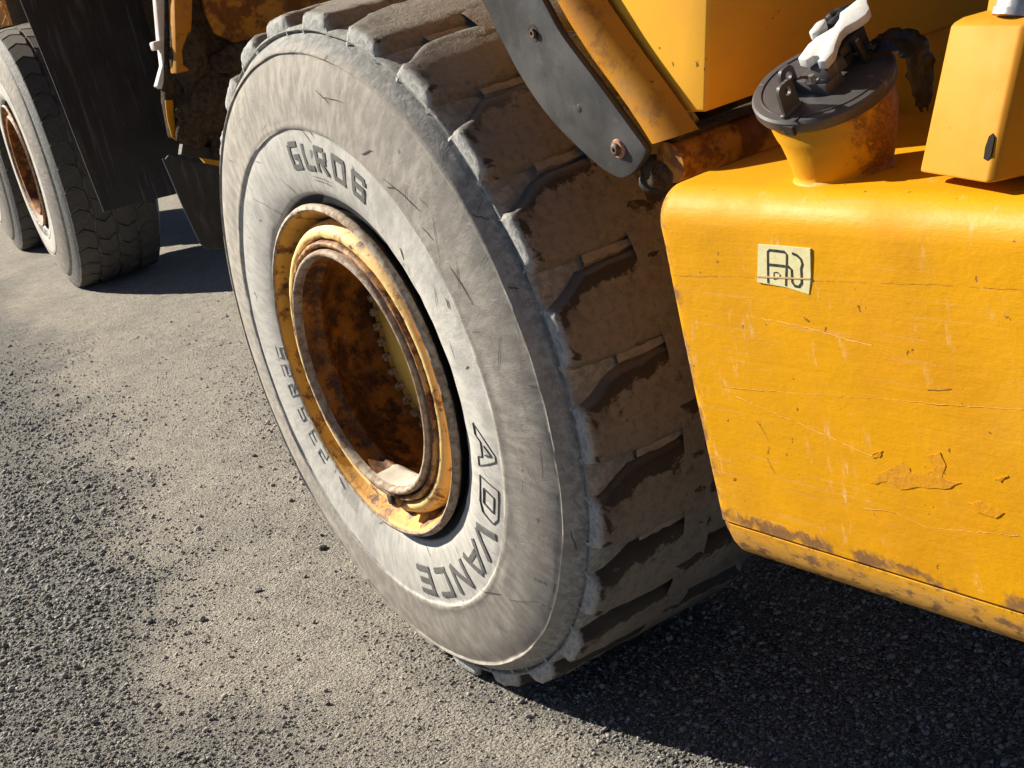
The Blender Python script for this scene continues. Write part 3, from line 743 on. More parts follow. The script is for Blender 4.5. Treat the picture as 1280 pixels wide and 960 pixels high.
# cracks and gouges in the rubber
V = []; F = []
def crack(r0, t0, r1, t1, wd, seg=7):
    b = len(V); pts = []
    for i in range(seg + 1):
        f = i / seg
        pts.append((r0 + (r1 - r0) * f + random.uniform(-.001, .001), t0 + (t1 - t0) * f + random.uniform(-.12, .12)))
    for i, (r, t) in enumerate(pts):
        dr = r1 - r0; dt = math.radians(t1 - t0) * r; L = math.hypot(dr, dt); nr, ntt = -dt / L, dr / L
        ww = wd * 0.72 * (0.35 + 0.65 * math.sin(PI * (i + .5) / (seg + 1)))
        for s in (-1, 1):
            rr = r + nr * ww * s; th = math.radians(t) + ntt * ww * s / r
            V.append((rr * math.sin(th), sidewall_y(rr) - .0011, rr * math.cos(th)))
    for i in range(seg): F.append((b + 2 * i, b + 2 * i + 1, b + 2 * i + 3, b + 2 * i + 2))
for a in [(.455, -18, .390, -12, .0010), (.500, -40, .392, -30, .0010), (.53, -28, .515, -25, .0009), (.448, 10, .425, 12.5, .0009), (.54, 3.5, .515, 8, .0012), (.545, 7, .528, 9.5, .0016),
          (.52, 26, .505, 28, .0012), (.44, 52, .410, 56, .0010), (.455, 48, .437, 50.5, .0032), (.430, 51, .405, 50, .0010), (.46, 74, .455, 79, .0012), (.50, 62, .47, 66, .0015),
          (.52, 66, .515, 68, .0032), (.505, 81, .49, 81.5, .0032), (.43, -140, .42, -136, .0050), (.40, -172, .43, -172, .0010), (.40, 170, .43, 167, .0010), (.39, -155, .42, -156, .0010),
          (.53, 158, .55, 157, .0010), (.535, 146, .575, 139, .0012), (.55, 143, .58, 138, .0010), (.535, 178, .55, 178, .0010), (.63, 12, .615, 17, .0014), (.622, 15, .634, 22, .0014),
          (.56, 38, .59, 50, .0014), (.60, 44, .575, 46, .0012), (.585, 62, .60, 70, .0018), (.61, 62, .58, 66, .0012), (.64, 76, .60, 82, .0010), (.62, 52, .56, 60, .0008), (.66, 96, .655, 102, .0010),
          (.70, 70, .712, 71, .0016), (.70, 58, .715, 60, .0012), (.705, 110, .712, 114, .0012), (.66, 130, .60, 137, .0008), (.565, 30, .59, 33, .0022), (.555, 40, .57, 42, .0020), (.57, 52, .58, 56, .0012)]:
    crack(*a)
for _ in range(30):
    r = random.uniform(.56, .69); t = random.uniform(-60, 150); L = random.uniform(.008, .035); an = random.uniform(0, PI)
    crack(r, t, r + L * math.sin(an), t + math.degrees(L * math.cos(an) / r), random.uniform(.0004, .0010), 4)
for _ in range(28):
    r = random.uniform(.40, .53); t = random.uniform(-100, 180); L = random.uniform(.010, .03)
    crack(r, t, r + L, t + random.uniform(-1.5, 1.5), random.uniform(.0004, .0007), 4)
tag(link('sidewall_cracks', mesh('sidewall_cracks', V, F), M['crack'], wheel), kind='stuff')
# axle stub behind the wheel
link('axle_housing', lathe('axle_housing', [(.001, .27), (.16, .27), (.18, .34), (.15, .5), (.12, .7), (.12, 1.3), (.001, 1.3)], 40), M['grime_shade'], truck, loc=(0, 0, WC))

# ---------------- the twin rear wheels (rear frame is steered a little)
RY = math.radians(-7.5)
def far_wheel(loc, lab):
    wp = [(.34, .11), (.33, .03), (.345, .02), (.36, .0), (.372, -.004), (.376, .004), (.365, .02), (.345, .045), (.315, .05), (.312, .012), (.30, .0), (.285, .004), (.28, .03), (.285, .2), (.10, .26)]
    wv_ = link('wheel', lathe('wheel', wp, 72), M['barrel'], truck, loc=loc, rot=(0, 0, RY), label=lab)
    tp = [(.345, .06), (.372, .045), (.388, .032), (.41, .014), (.44, .004), (.455, .003), (.458, .010), (.462, .010), (.465, .003), (.50, .0), (.555, .004), (.558, .011), (.563, .011), (.566, .004), (.60, .010), (.64, .021), (.685, .036),
          (.700, .043), (.704, .053), (.709, .054), (.712, .048), (.740, .058), (.765, .070), (.785, .082), (.788, .14), (.790, .3)]
    tp = tp + [(r, .64 - y) for r, y in tp[::-1][1:]]
    link('tyre', lathe('tyre', tp, 144), M['side_far'], wv_)
    link('hub', lathe('hub', [(.26, .22), (.22, .20), (.12, .18), (0, .18)], 40), M['grime_shade'], wv_)
    link('flange_edge', lathe('flange_edge', [(.362, -.002), (.370, -.008), (.378, .000), (.372, .008)], 72, closed=True), M['lip'], wv_)
    return wv_
M['side_far'] = mat_sidewall('dusty_sidewall_rear')
fw2 = far_wheel((-6.770, 1.195, WC + .028), 'front one of the twin rear wheels behind the mud flap')
fw3 = far_wheel((-9.15, 1.508, WC + .028), 'hindmost rear wheel, mostly cut off at the left edge')
# worn rock-tread pads: shoulder pads and staggered centre pads
def pad(y0, y1, a0, a1, R, skew, sh=0.0):
    V = []; F = []; pts = []
    outl = [(y0, a0), ((y0 + y1) / 2, a0 - skew), (y1, a0 + skew * .3), (y1 + .008, (a0 + a1) / 2), (y1, a1 + skew * .3), ((y0 + y1) / 2, a1 - skew), (y0, a1)]
    cy = (y0 + y1) / 2; ca = (a0 + a1) / 2
    for ring, (sc_, rr) in enumerate(((1.0, R - .022), (1.0, R - .005), (.95, R))):
        for (y, a) in outl:
            y_ = cy + (y - cy) * sc_; a_ = ca + (a - ca) * sc_; t = math.radians(a_)
            rad = rr - (sh if y == y0 else 0.0)
            V.append((rad * math.sin(t), y_, rad * math.cos(t)))
    n_ = len(outl)
    for k_ in range(2):
        for i in range(n_): F.append((k_ * n_ + i, k_ * n_ + (i + 1) % n_, (k_ + 1) * n_ + (i + 1) % n_, (k_ + 1) * n_ + i))
    F.append(tuple(range(2 * n_, 3 * n_)))
    return finish(mesh('tread_block', V, F), 0, ang=45)
def mirror(me):
    m2 = me.copy()
    for v in m2.vertices: v.co.y = .64 - v.co.y
    bm = bmesh.new(); bm.from_mesh(m2); bmesh.ops.reverse_faces(bm, faces=bm.faces); bm.to_mesh(m2); bm.free(); m2.update()
    return m2
NB = 36
P1 = pad(.075, .186, .45, 9.55, .800, 2.0, .008); P2 = pad(.206, .308, .45, 9.55, .802, -2.4)
pads = [(P1, 0), (P2, 4.6), (mirror(P2), 0.6), (mirror(P1), 5.2)]
for p_, _ in pads: p_.materials.append(M['tread_far'])
for wv_ in (fw2, fw3):
    for p_, o_ in pads:
        for i in range(NB): link('tread_block', p_, None, wv_, rot=(0, math.radians(i * 10 + o_), 0))
# blocky moulded marks low on the rear sidewall, too small to read
V = []; F = []
for i in range(9):
    a = 168 + i * 5.2
    for (r0, r1, da, wa) in ((.405, .442, 0, 1.0), (.405, .442, 2.6, 1.0), (.428, .436, 1.2, 1.6)):
        if i % 3 == 1 and da == 2.6: continue
        k_ = len(V)
        for r in (r0, r1):
            for t in (a + da, a + da + wa):
                t_ = math.radians(t); V.append((r * math.sin(t_), float(np.interp(r, [.388, .41, .44, .455], [.032, .014, .004, .003])) - .003, r * math.cos(t_)))
        F.append((k_, k_ + 1, k_ + 3, k_ + 2))
link('moulded_marks', mesh('moulded_marks', V, F), M['letter'], fw2)
# rear axles and frame
def rear(x, y, z):
    c, s = math.cos(RY), math.sin(RY); return (-6.763 + c * x - s * y, 1.225 + s * x + c * y, z)
for x in (0, -2.40):
    link('rear_axle', tube_me('rear_axle', [rear(x, .3, WC), rear(x, 1.9, WC)], .13, 16), M['grime_shade'], truck)
link('rear_frame', hexa('rear_frame', [rear(x, y, z) for z in (.88, 1.85) for x, y in ((-3.2, .62), (3.4, .62), (3.4, 1.48), (-3.2, 1.48))], .01), M['mud'], truck)
# opposite rear and front tyres (mostly hidden)
for loc, rz in (((0, 2.55, WC), PI),):
    o = link('wheel', lathe('wheel', wheel_prof, 48), M['barrel'], truck, loc=loc, rot=(0, 0, rz)); link('tyre', lathe('tyre', TYP, 72), M['sidewall'], o)

# ---------------- mud flaps
def sheet(name, pts, nrm, th, bevel=.002):
    P = [Vector(p) for p in pts]; n_ = Vector(nrm).normalized() * th; k_ = len(P)
    V = [p for p in P] + [p + n_ for p in P]
    F = [tuple(range(k_)), tuple(range(2 * k_ - 1, k_ - 1, -1))] + [(i, i + k_, (i + 1) % k_ + k_, (i + 1) % k_) for i in range(k_)]
    return finish(mesh(name, V, F), bevel, 1)
link('mud_flap', sheet('mud_flap', [(-5.2, 1.119, .605), (-5.2, 1.515, .582), (-5.2, 1.90, .575), (-5.2, 1.90, 2.10), (-5.25, 1.02, 2.10), (-5.23, 1.045, 1.733), (-5.21, 1.075, 1.30)], (-1, 0, 0), .014), M['flap'], truck, label='large black rubber mud flap in front of the rear wheels')
sf = link('mud_flap', sheet('mud_flap', [(-1.45, .215, 1.186), (-1.45, .222, 1.180), (-1.45, .236, 1.190), (-1.45, .396, 1.105), (-1.45, .60, 1.02), (-1.45, .56, .86), (-1.45, .349, .872), (-1.45, .268, .891), (-1.45, .252, .915), (-1.45, .235, 1.02)], (-1, 0, 0), .010), M['flap_small'], truck, label='small black rubber flap low behind the near wheel')
# ---------------- muddy frame behind the near wheel
fp = [(.345, 1.75), (.349, 1.613), (.262, 1.346), (.250, 1.238), (.399, 1.153), (.56, 1.09), (1.2, 1.05), (1.2, 1.9), (.345, 1.9)]
bmf = prism('frame_plate', fp, lambda u, v, d: (d, u, v), -1.46, -1.42, .006)
link('frame_plate', bmf, M['mud'], truck)
def lump(name, c, s, mat, seed):
    r_ = np.random.default_rng(seed)
    bm = bmesh.new(); bmesh.ops.create_icosphere(bm, subdivisions=3, radius=1.0)
    ph_ = r_.random((6, 3)) * 6; fr_ = r_.normal(size=(6, 3)) * 3.2
    for v in bm.verts:
        k_ = sum(math.sin(fr_[i] @ np.array(v.co) + ph_[i, 0]) for i in range(6)) * .09
        v.co *= 1 + k_
        v.co.x *= s[0]; v.co.y *= s[1]; v.co.z *= s[2]
        v.co += Vector(c)
    me = bpy.data.meshes.new(name); bm.to_mesh(me); bm.free()
    return link(name, finish(me, 0, ang=80), mat, truck)
lump('mud_cake', (-1.40, .40, 1.30), (.05, .12, .085), M['mud'], 1)
lump('mud_cake', (-1.39, .48, 1.20), (.06, .15, .08), M['mud'], 2)
lump('mud_cake', (-1.40, .36, 1.43), (.04, .05, .11), M['mud'], 3)
lump('mud_cake', (-1.38, .50, 1.40), (.05, .08, .06), M['mud'], 4)
lump('mud_cake', (-1.40, .33, 1.25), (.04, .06, .05), M['mud'], 5)
link('yellow_bar', hexa('yellow_bar', [(-1.36, .295, 1.412), (-1.36, .340, 1.409), (-1.41, .340, 1.409), (-1.41, .295, 1.412), (-1.36, .382, 1.72), (-1.36, .445, 1.71), (-1.41, .445, 1.71), (-1.41, .382, 1.72)], .006), M['fender'], truck)
link('yellow_plate', prism('yellow_plate', [(.47, 1.80), (.445, 1.55), (.455, 1.49), (.50, 1.455), (.52, 1.40), (.60, 1.37), (1.1, 1.35), (1.1, 1.80)], lambda u, v, d: (d, u, v), -1.415, -1.395, .004), M['beam'], truck)
V = [];
st_ = [(.325, 1.75), (.325, 1.621), (.301, 1.512), (.288, 1.44), (.254, 1.388), (.267, 1.376), (.300, 1.43), (.317, 1.484), (.338, 1.55), (.360, 1.613), (.362, 1.75)]
link('metal_strip', prism('metal_strip', st_, lambda u, v, d: (d, u, v), -1.46, -1.43, .003), M['alu'], truck, label='pale bent metal strip along the frame edge')
link('strip_clip', box_me('strip_clip', -1.455, -1.42, .276, .300, 1.485, 1.510, .005), M['alu'], truck)
link('frame_edge', sheet('frame_edge', [(-1.425, .262, 1.345), (-1.425, .285, 1.34), (-1.425, .272, 1.28), (-1.425, .262, 1.225), (-1.425, .25, 1.238), (-1.425, .252, 1.29)], (1, 0, 0), .008), M['can'], truck)
link('frame_flange', sheet('frame_flange', [(-1.40, .27, 1.215), (-1.40, .60, 1.075), (-1.40, .60, 1.035), (-1.40, .255, 1.185)], (-1, 0, 0), .03), M['grime_shade'], truck)
link('bracket', sheet('bracket', [(-1.56, .36, 1.150), (-1.56, .46, 1.10), (-1.56, .46, 1.05), (-1.56, .40, 1.07)], (1, 0, 0), .02), M['hood'], truck)

# ---------------- fender strip and arch
def xz(u, v, d): return (u, d, v)
def chaikin(P, n_=2):
    for _ in range(n_):
        Q = []
        for i in range(len(P)):
            a, b = P[i], P[(i + 1) % len(P)]
            Q += [(a[0] * .75 + b[0] * .25, a[1] * .75 + b[1] * .25), (a[0] * .25 + b[0] * .75, a[1] * .25 + b[1] * .75)]
        P = Q
    return P
inner = [(0.2311, 1.739), (0.3587, 1.6805), (0.4704, 1.606), (0.5501, 1.5316), (0.5788, 1.4944), (0.6224, 1.3966), (0.6607, 1.337), (0.7064, 1.2871), (0.75, 1.252), (0.7926, 1.2233), (0.8287, 1.2009), (0.8574, 1.1898), (0.8744, 1.1855)]
outer = [(0.8904, 1.1866), (0.9212, 1.1967), (0.9648, 1.2286), (0.9627, 1.2381), (0.951, 1.2509), (0.9074, 1.303), (0.8649, 1.353), (0.8266, 1.3955), (0.7904, 1.437), (0.7628, 1.4944), (0.699, 1.5954), (0.5927, 1.7124), (0.4438, 1.8081), (0.2737, 1.8825)]
strip = link('fender_strip', prism('fender_strip', chaikin(inner + outer), xz, .168, .182, .0035), M['strip'], truck, label='dark grey rubber fender edging strip with bolts')
def washer(name, c, r, d, mat, h=.004):
    return link(name, lathe(name, [(r * .35, -h), (r * .9, -h), (r, -h * .4), (r, .004)], 32), mat, strip, loc=c)
washer('washer', (0.8903, 0.1675, 1.2371), .0165, 0, M['pink'])
link('bolt', lathe('bolt', [(0, -.0025), (.0034, -.0025), (.0038, -.0075), (.0080, -.0078), (.0108, -.0050), (.0112, .003)], 24), M['darkgrey'], strip, loc=(0.8901, 0.1645, 1.237))
link('bolt_socket', lathe('bolt_socket', [(.0, -.0005), (.0155, -.0006), (.0165, .002)], 28), M['grime_shade'], strip, loc=(0.7128, 0.1678, 1.4402))
link('bolt', lathe('bolt', [(0, -.001), (.0032, -.001), (.0038, -.005), (.0075, -.0052), (.0085, -.001)], 24), M['darkgrey'], strip, loc=(0.7159, 0.1668, 1.4402))
link('dent', lathe('dent', [(0, -.0004), (.006, -.0006), (.009, .001)], 16), M['grime_shade'], strip, loc=(0.8, 0.1678, 1.3062))
ya = [(0.2968, 1.8611), (0.4455, 1.7761), (0.5837, 1.6805), (0.6899, 1.5742), (0.7537, 1.4998), (0.7803, 1.4467), (0.8228, 1.3829), (0.8653, 1.3351), (0.9078, 1.282), (0.9365, 1.2363), (0.9662, 1.2299), (0.9981, 1.2331), (1.0246, 1.2406), (1.0491, 1.2554), (0.996, 1.3245), (0.9503, 1.3787), (0.9078, 1.4329), (0.8727, 1.4818), (0.7962, 1.5955), (0.6793, 1.723), (0.5305, 1.8292), (0.3393, 1.9355)]
def resample(P, n_):
    P = np.array(P); d = np.r_[0, np.cumsum(np.linalg.norm(np.diff(P, axis=0), axis=1))]; t = np.linspace(0, d[-1], n_)
    return np.c_[np.interp(t, d, P[:, 0]), np.interp(t, d, P[:, 1])]
A_in = resample(ya[:10], 26); A_out = resample(ya[13:][::-1], 26)
V = []; F = []; nc = 11
for i in range(26):
    for q_ in range(nc):
        s_ = q_ / (nc - 1); p = A_in[i] * (1 - s_) + A_out[i] * s_
        V.append((p[0], .216 - .044 * math.sin(PI * s_) ** .7, p[1]))
for i in range(25):
    for q_ in range(nc - 1): F.append((i * nc + q_, i * nc + q_ + 1, (i + 1) * nc + q_ + 1, (i + 1) * nc + q_))
    F.append((i * nc, (i + 1) * nc, (i + 1) * nc + nc - 1, i * nc + nc - 1))
F.append(tuple(range(25 * nc, 26 * nc)))
link('fender_arch', finish(mesh('fender_arch', V, F), 0, ang=60), M['fender'], truck, label='grimy yellow fender tube above the near wheel')
# ---------------- hood block: lit side face and shaded end face
def hx(z): return 1.061 + (z - 1.280) * 0.354
ZB, ZT = 1.280, 2.15
V = []; F = []
hp = [(.80, 1.47), (.985, ZB), (hx(ZB), ZB), (hx(1.7), 1.7), (hx(ZT), ZT), (.72, ZT), (.72, 1.72)]
link('hood_panel', prism('hood_panel', hp, lambda u, v, d: (u, d, v), .225, 1.3, .006, 3), M['hood'], truck, label='smooth yellow engine cover panel')
link('body_wall', box_me('body_wall', .80, 1.050, .60, 1.30, 1.120, 1.284, .006), M['body'], truck)
link('gap_shade_plate', box_me('gap_shade_plate', .95, 2.4, .70, .90, .75, 1.10, .01), M['grime_shade'], truck)  # black plate put in for the shadowed gap behind the tank
link('underside', box_me('underside', .86, 1.03, .66, 1.9, .95, 1.10, .02), M['grime_shade'], truck)
# beam from the fender to the frame
link('support_beam', tube_me('support_beam', [(.985, .195, 1.206), (.985, .26, 1.206), (.985, .62, 1.206)], .034, 18), M['beam'], truck)
link('beam_ledge', hexa('beam_ledge', [(.95, .20, 1.238), (1.005, .20, 1.240), (1.005, .62, 1.246), (.95, .62, 1.246), (.95, .20, 1.246), (1.005, .20, 1.248), (1.005, .62, 1.254), (.95, .62, 1.254)], .002), M['mud'], truck)
lump('mud_cake', (.945, .205, 1.19), (.035, .03, .03), M['mud'], 11)
lump('mud_cake', (.91, .23, 1.17), (.05, .03, .03), M['grime_shade'], 12)
# upper works, mostly above and behind the picture: they shade the ground under the truck
link('cab', prism('cab', [(1.0, 2.16), (2.7, 2.16), (2.7, 2.9), (2.35, 3.55), (1.15, 3.55), (1.0, 3.1)], lambda u, v, d: (u, d, v), .48, 1.9, .04, 3), M['body'], truck)
link('sky_blocker_box', box_me('sky_blocker_box', 2.15, 2.9, .02, 1.9, .65, 2.15, .03), M['grime_shade'], truck)  # added unseen box, keeps sky light off the hood's end face
for zz in (.80, 1.12, 1.44, 1.76):
    link('blocker_slat', box_me('blocker_slat', 2.25, 2.80, -.14, .03, zz, zz + .035, .008), M['beam'], truck)  # invented slats dressing the added box
link('engine_block', box_me('engine_block', -.9, 1.0, .66, 1.95, .95, 1.9, .03), M['grime_shade'], truck)
link('belly_plate', box_me('belly_plate', -1.0, 2.5, .72, 1.85, .62, .70, .01), M['grime_shade'], truck)
link('bogie_shade_beam', hexa('bogie_shade_beam', [rear(x, y, z) for z in (.38, .85) for x, y in ((-1.55, .50), (-.85, .50), (-.85, .74), (-1.55, .74))], .02), M['grime_shade'], truck)  # unseen beam added to shade a lit strip beside the rear wheels
DB = [(-4.2, 1.95), (2.3, 1.95), (3.3, 2.5), (3.5, 3.3), (-4.0, 3.3), (-5.4, 2.7)]
link('dump_body', prism('dump_body', DB, lambda u, v, d: rear(u, d, v), .05, 2.15, .05, 2), M['body'], truck)
for u in (-3.2, -1.8, -.4, 1.0, 2.2):
    link('body_rib', prism('body_rib', [(u - .07, 2.0), (u + .07, 2.0), (u + .07, 3.25), (u - .07, 3.25)], lambda a, v, d: rear(a, d, v), -.03, .05, .01, 1), M['body'], truck)

# ---------------- fuel tank
def tank_profile():
    P = []
    P += [(.55, .545), (.30, .545), (.165, .547), (.135, .552), (.116, .564), (.107, .583), (.1035, .606), (.1028, .6160)]
    P += [(.1060, .6175), (.1060, .6215), (.1000, .6230)]
    P += [(.0992, .66), (.0985, .75), (.098, .85), (.098, .95), (.0985, 1.04), (.0995, 1.10), (.100, 1.130)]
    for i in range(1, 10):
        a = PI / 2 * i / 9; P.append((.155 - .055 * math.cos(a), 1.133 + .055 * math.sin(a)))
    P += [(.20, 1.189), (.30, 1.189), (.42, 1.189), (.55, 1.189)]
    return P
tp_ = tank_profile()
xs = [1.049, 1.0495, 1.052, 1.057, 1.064] + list(np.linspace(1.08, 2.5, 72))
V = []; F = []
for ix, x in enumerate(xs):
    ins = [.013, .008, .0035, .001, 0][ix] if ix < 5 else 0
    for (y, z) in tp_:
        cy, cz = .33, .875
        yy = y + ins * (1 if y < .3 else 0); zz = z - ins * (1 if z > 1.13 else (-1 if z < .60 else 0))
        dn_ = 0.0018 * math.sin(x * 9 + z * 6) * math.sin(z * 7 + x * 3) + .0010 * math.sin(x * 31 + z * 13)
        xl = x + (0.012 * (.62 - z) / .06 if z < .62 else 0) * (1 if ix < 5 else max(0, 1 - (x - 1.08) / .1))
        V.append((xl, yy + dn_ * (1 if .64 < z < 1.12 and y < .12 else 0), zz))
mp = len(tp_)
for i in range(len(xs) - 1):
    for j in range(mp - 1): F.append((i * mp + j, i * mp + j + 1, (i + 1) * mp + j + 1, (i + 1) * mp + j))
    F.append((i * mp + mp - 1, i * mp, (i + 1) * mp, (i + 1) * mp + mp - 1))
F.append(tuple(range(mp))[::-1]); F.append(tuple(range((len(xs) - 1) * mp, len(xs) * mp)))
tank = link('fuel_tank', finish(mesh('fuel_tank', V, F), 0, ang=50), M['tank'], truck, label='orange yellow painted steel tank with scratched paint')
# filler neck: loft from a level base ring to the tilted rim under the cap
LN = Vector((.16767561, -.31923171, .93272504)); LE1 = Vector((.98584222, .05429609, -.15864125)); LE2 = Vector((0, .94612, .32381623)); LC = Vector((1.3437, .22, 1.3248))
def lid(u, v, h): return LC + LE1 * u + LE2 * v + LN * h
top_c = LC - LN * .014; base_c = Vector((1.349, .226, 1.186))
V = []; F = []; nr_ = 14; na = 56
for j in range(nr_ + 1):
    f = j / nr_
    c = base_c.lerp(top_c, f); c.z = base_c.z + (top_c.z - base_c.z) * f
    c.x += .010 * math.sin(f * PI)
    rr = .0665 + (.0960 - .0665) * f ** .8
    bead_ = .0022 * math.exp(-((f - .74) / .03) ** 2) + .0018 * math.exp(-((f - .66) / .025) ** 2)
    if j == 0: rr = .076
    if j == 1: rr = .0705
    tf = f ** 0.8
    e1 = (Vector((1, 0, 0)).lerp(LE1, tf)).normalized(); e2 = (Vector((0, 1, 0)).lerp(LE2, tf)).normalized()
    for i in range(na):
        a = 2 * PI * i / na; V.append(c + (e1 * math.cos(a) + e2 * math.sin(a)) * (rr + bead_))
for j in range(nr_):
    for i in range(na): F.append((j * na + i, j * na + (i + 1) % na, (j + 1) * na + (i + 1) % na, (j + 1) * na + i))
F.append(tuple(range(nr_ * na, (nr_ + 1) * na)))
link('filler_neck', finish(mesh('filler_neck', V, F), 0, ang=60), M['neck'], tank, label='dirty yellow filler neck under the black cap')

# fuel cap with hinge tabs, latch block, white lever and torn plastic
V = []; F = []; rows = [(.099, -.021), (.102, -.020), (.1040, -.016), (.1045, -.004), (.1015, -.0005), (.097, .0), (.06, .0004), (.0, .0004)]
na = 72
for r, h in rows:
    for i in range(na):
        a = 2 * PI * i / na; V.append(lid(r * math.cos(a), r * math.sin(a), h))
for j in range(len(rows) - 1):
    for i in range(na): F.append((j * na + i, j * na + (i + 1) % na, (j + 1) * na + (i + 1) % na, (j + 1) * na + i))
F.append(tuple(range(na))[::-1])
cap = link('fuel_cap', finish(mesh('fuel_cap', V, F), 0, ang=40), M['lid'], truck, label='round dark plastic tank cap')
def lidbox(name, u0, u1, v0, v1, h0, h1, mat, tu=0.0, tv=0.0, bevel=.0015):
    P = [lid(u, v, h0) for u, v in ((u0, v0), (u1, v0), (u1, v1), (u0, v1))] + [lid(u, v, h1) for u, v in ((u0 + tu, v0 + tv), (u1 - tu, v0 + tv), (u1 - tu, v1 - tv), (u0 + tu, v1 - tv))]
    return link(name, hexa(name, P, bevel), mat, cap)
# hinge tab with a round hole
def tab(u, v0, v1, h1, hole):
    n_ = 24; hc = (v0 + v1) / 2 + .002; hh = h1 - .014; hr = .0062
    outl = [(v0, 0), (v0 + .002, h1 - .008), (v0 + .008, h1), (v1 - .007, h1), (v1 - .001, h1 - .007), (v1, 0)]
    V = []; F = []
    def ray(a):
        best = None
        for i in range(len(outl)):
            (x0, y0), (x1, y1) = outl[i], outl[(i + 1) % len(outl)]
            dx, dy = math.cos(a), math.sin(a); ex, ey = x1 - x0, y1 - y0
            den = dx * ey - dy * ex
            if abs(den) < 1e-9: continue
            t = ((x0 - hc) * ey - (y0 - hh) * ex) / den; s = ((x0 - hc) * dy - (y0 - hh) * dx) / den
            if t > 0 and -1e-6 <= s <= 1 + 1e-6 and (best is None or t < best): best = t
        return best or .01
    for uu in (u, u + .0055):
        for i in range(n_):
            a = 2 * PI * i / n_; V.append(lid(uu, hc + hr * math.cos(a), hh + hr * math.sin(a)))
        for i in range(n_):
            a = 2 * PI * i / n_; t = ray(a); V.append(lid(uu, hc + t * math.cos(a), hh + t * math.sin(a)))
    for i in range(n_):
        j = (i + 1) % n_
        F += [(i, j, n_ + j, n_ + i), (2 * n_ + i, 3 * n_ + i, 3 * n_ + j, 2 * n_ + j), (i, 2 * n_ + i, 2 * n_ + j, j), (n_ + i, n_ + j, 3 * n_ + j, 3 * n_ + i)]
    return link('hinge_tab', finish(mesh('hinge_tab', V, F), 0, ang=35), M['lid'], cap)
V = []; F = []
for j, (r, h) in enumerate(((.0885, .0002), (.0890, .0016), (.0905, .0016), (.0910, .0002))):
    for i in range(na): a = 2 * PI * i / na; V.append(lid(r * math.cos(a), r * math.sin(a), h))
for j in range(3):
    for i in range(na): F.append((j * na + i, j * na + (i + 1) % na, (j + 1) * na + (i + 1) % na, (j + 1) * na + i))
link('raised_ring', finish(mesh('raised_ring', V, F), 0, ang=40), M['lid'], cap)
lidbox('cap_slit', .030, .0325, -.099, -.078, .0, .0012, M['grime_shade'], 0, 0, 0)
lidbox('cap_notch', .012, .030, -.1052, -.0995, -.020, -.006, M['grime_shade'], 0, 0, 0)
lidbox('mount_rib', -.034, -.024, -.056, -.016, 0, .006, M['lid'], .001, .001)
lidbox('mount_rib', .004, .014, -.098, -.056, 0, .005, M['lid'], .001, .001)
tab(.006, -.094, -.060, .046, True); tab(-.030, -.052, -.020, .040, True)
lidbox('latch_base', -.022, .040, -.033, .006, .0, .016, M['lid'], .002, .002)
lidbox('latch_block', .002, .038, -.020, .020, .014, .032, M['lid'], .002, .002)
link('lock_pin', tube_me('lock_pin', [lid(.014, -.028, .014), lid(.014, -.028, .028)], .0045, 16), M['steel'], cap)
link('lock_plate', tube_me('lock_plate', [lid(.010, -.026, .0155), lid(.010, -.026, .0175)], .009, 20), M['zinc'], cap)
# white lever: an hourglass plate rising towards the back
lev = [(-.011, -.020), (.006, -.022), (.009, -.010), (.017, -.007), (.024, -.012), (.026, -.021), (.039, -.018), (.036, .004), (.026, .022), (.019, .040), (.020, .052), (.030, .066), (.036, .080), (.034, .092), (.022, .102), (.014, .112), (.000, .106), (-.004, .092), (-.010, .078), (-.002, .066), (.000, .050), (-.006, .040), (-.014, .028), (-.018, .012)]
def levh(v): return .034 + max(0, v) * .16
link('lever', prism('lever', lev, lambda u, v, d: lid(u, v, levh(v) + d), 0, .013, .0010, 2), M['white'], cap, label='white latch lever on the cap')
link('lever_end', prism('lever_end', [(-.030, .030), (-.020, .026), (-.014, .036), (-.014, .052), (-.022, .060), (-.031, .050)], lambda u, v, d: lid(u, v, levh(v) + d), .004, .018, .0025, 2), M['white'], cap)
link('lever_arm', hexa('lever_arm', [lid(u, v, h) for u, v, h in ((.038, .046, 0), (.046, .046, 0), (.046, .058, 0), (.038, .058, 0), (.034, .040, .040), (.044, .040, .040), (.044, .050, .042), (.034, .050, .042))], .002), M['black'], cap)
link('lever_fork', hexa('lever_fork', [lid(u, v, h) for u, v, h in ((-.010, .020, .004), (.026, .022, .004), (.030, .080, .004), (-.008, .080, .004), (-.006, .022, .034), (.024, .024, .034), (.030, .078, .044), (-.006, .078, .044))], .003), M['black'], cap)
# crumpled plastic: thin folded strips
def crumple(name, pts, wdt, mat, seed, th=.0012, amp=.006):
    r_ = np.random.default_rng(seed); V = []; F = []; na_ = 7
    P = [Vector(p) for p in pts]; W_ = [Vector(p) for p in wdt]
    fine_ = []
    for i in range(len(P) - 1):
        for s in range(4): fine_.append((P[i].lerp(P[i + 1], s / 4), W_[i].lerp(W_[i + 1], s / 4)))
    fine_.append((P[-1], W_[-1]))
    for (p, wv_) in fine_:
        for k_ in range(na_):
            f = k_ / (na_ - 1) - .5
            j = Vector(r_.normal(size=3)) * amp * .22 + LN * (amp * .55 * math.sin(k_ * 1.3 + p.x * 55 + seed))
            V.append(p + wv_ * f + j)
    n_ = len(fine_)
    for i in range(n_ - 1):
        for k_ in range(na_ - 1):
            if i > n_ - 4 and r_.random() < .25: continue
            F.append((i * na_ + k_, i * na_ + k_ + 1, (i + 1) * na_ + k_ + 1, (i + 1) * na_ + k_))
    me = mesh(name, V, F)
    o = link(name, finish(me, 0, ang=25), mat, cap)
    md = o.modifiers.new('thick', 'SOLIDIFY'); md.thickness = th
    return o
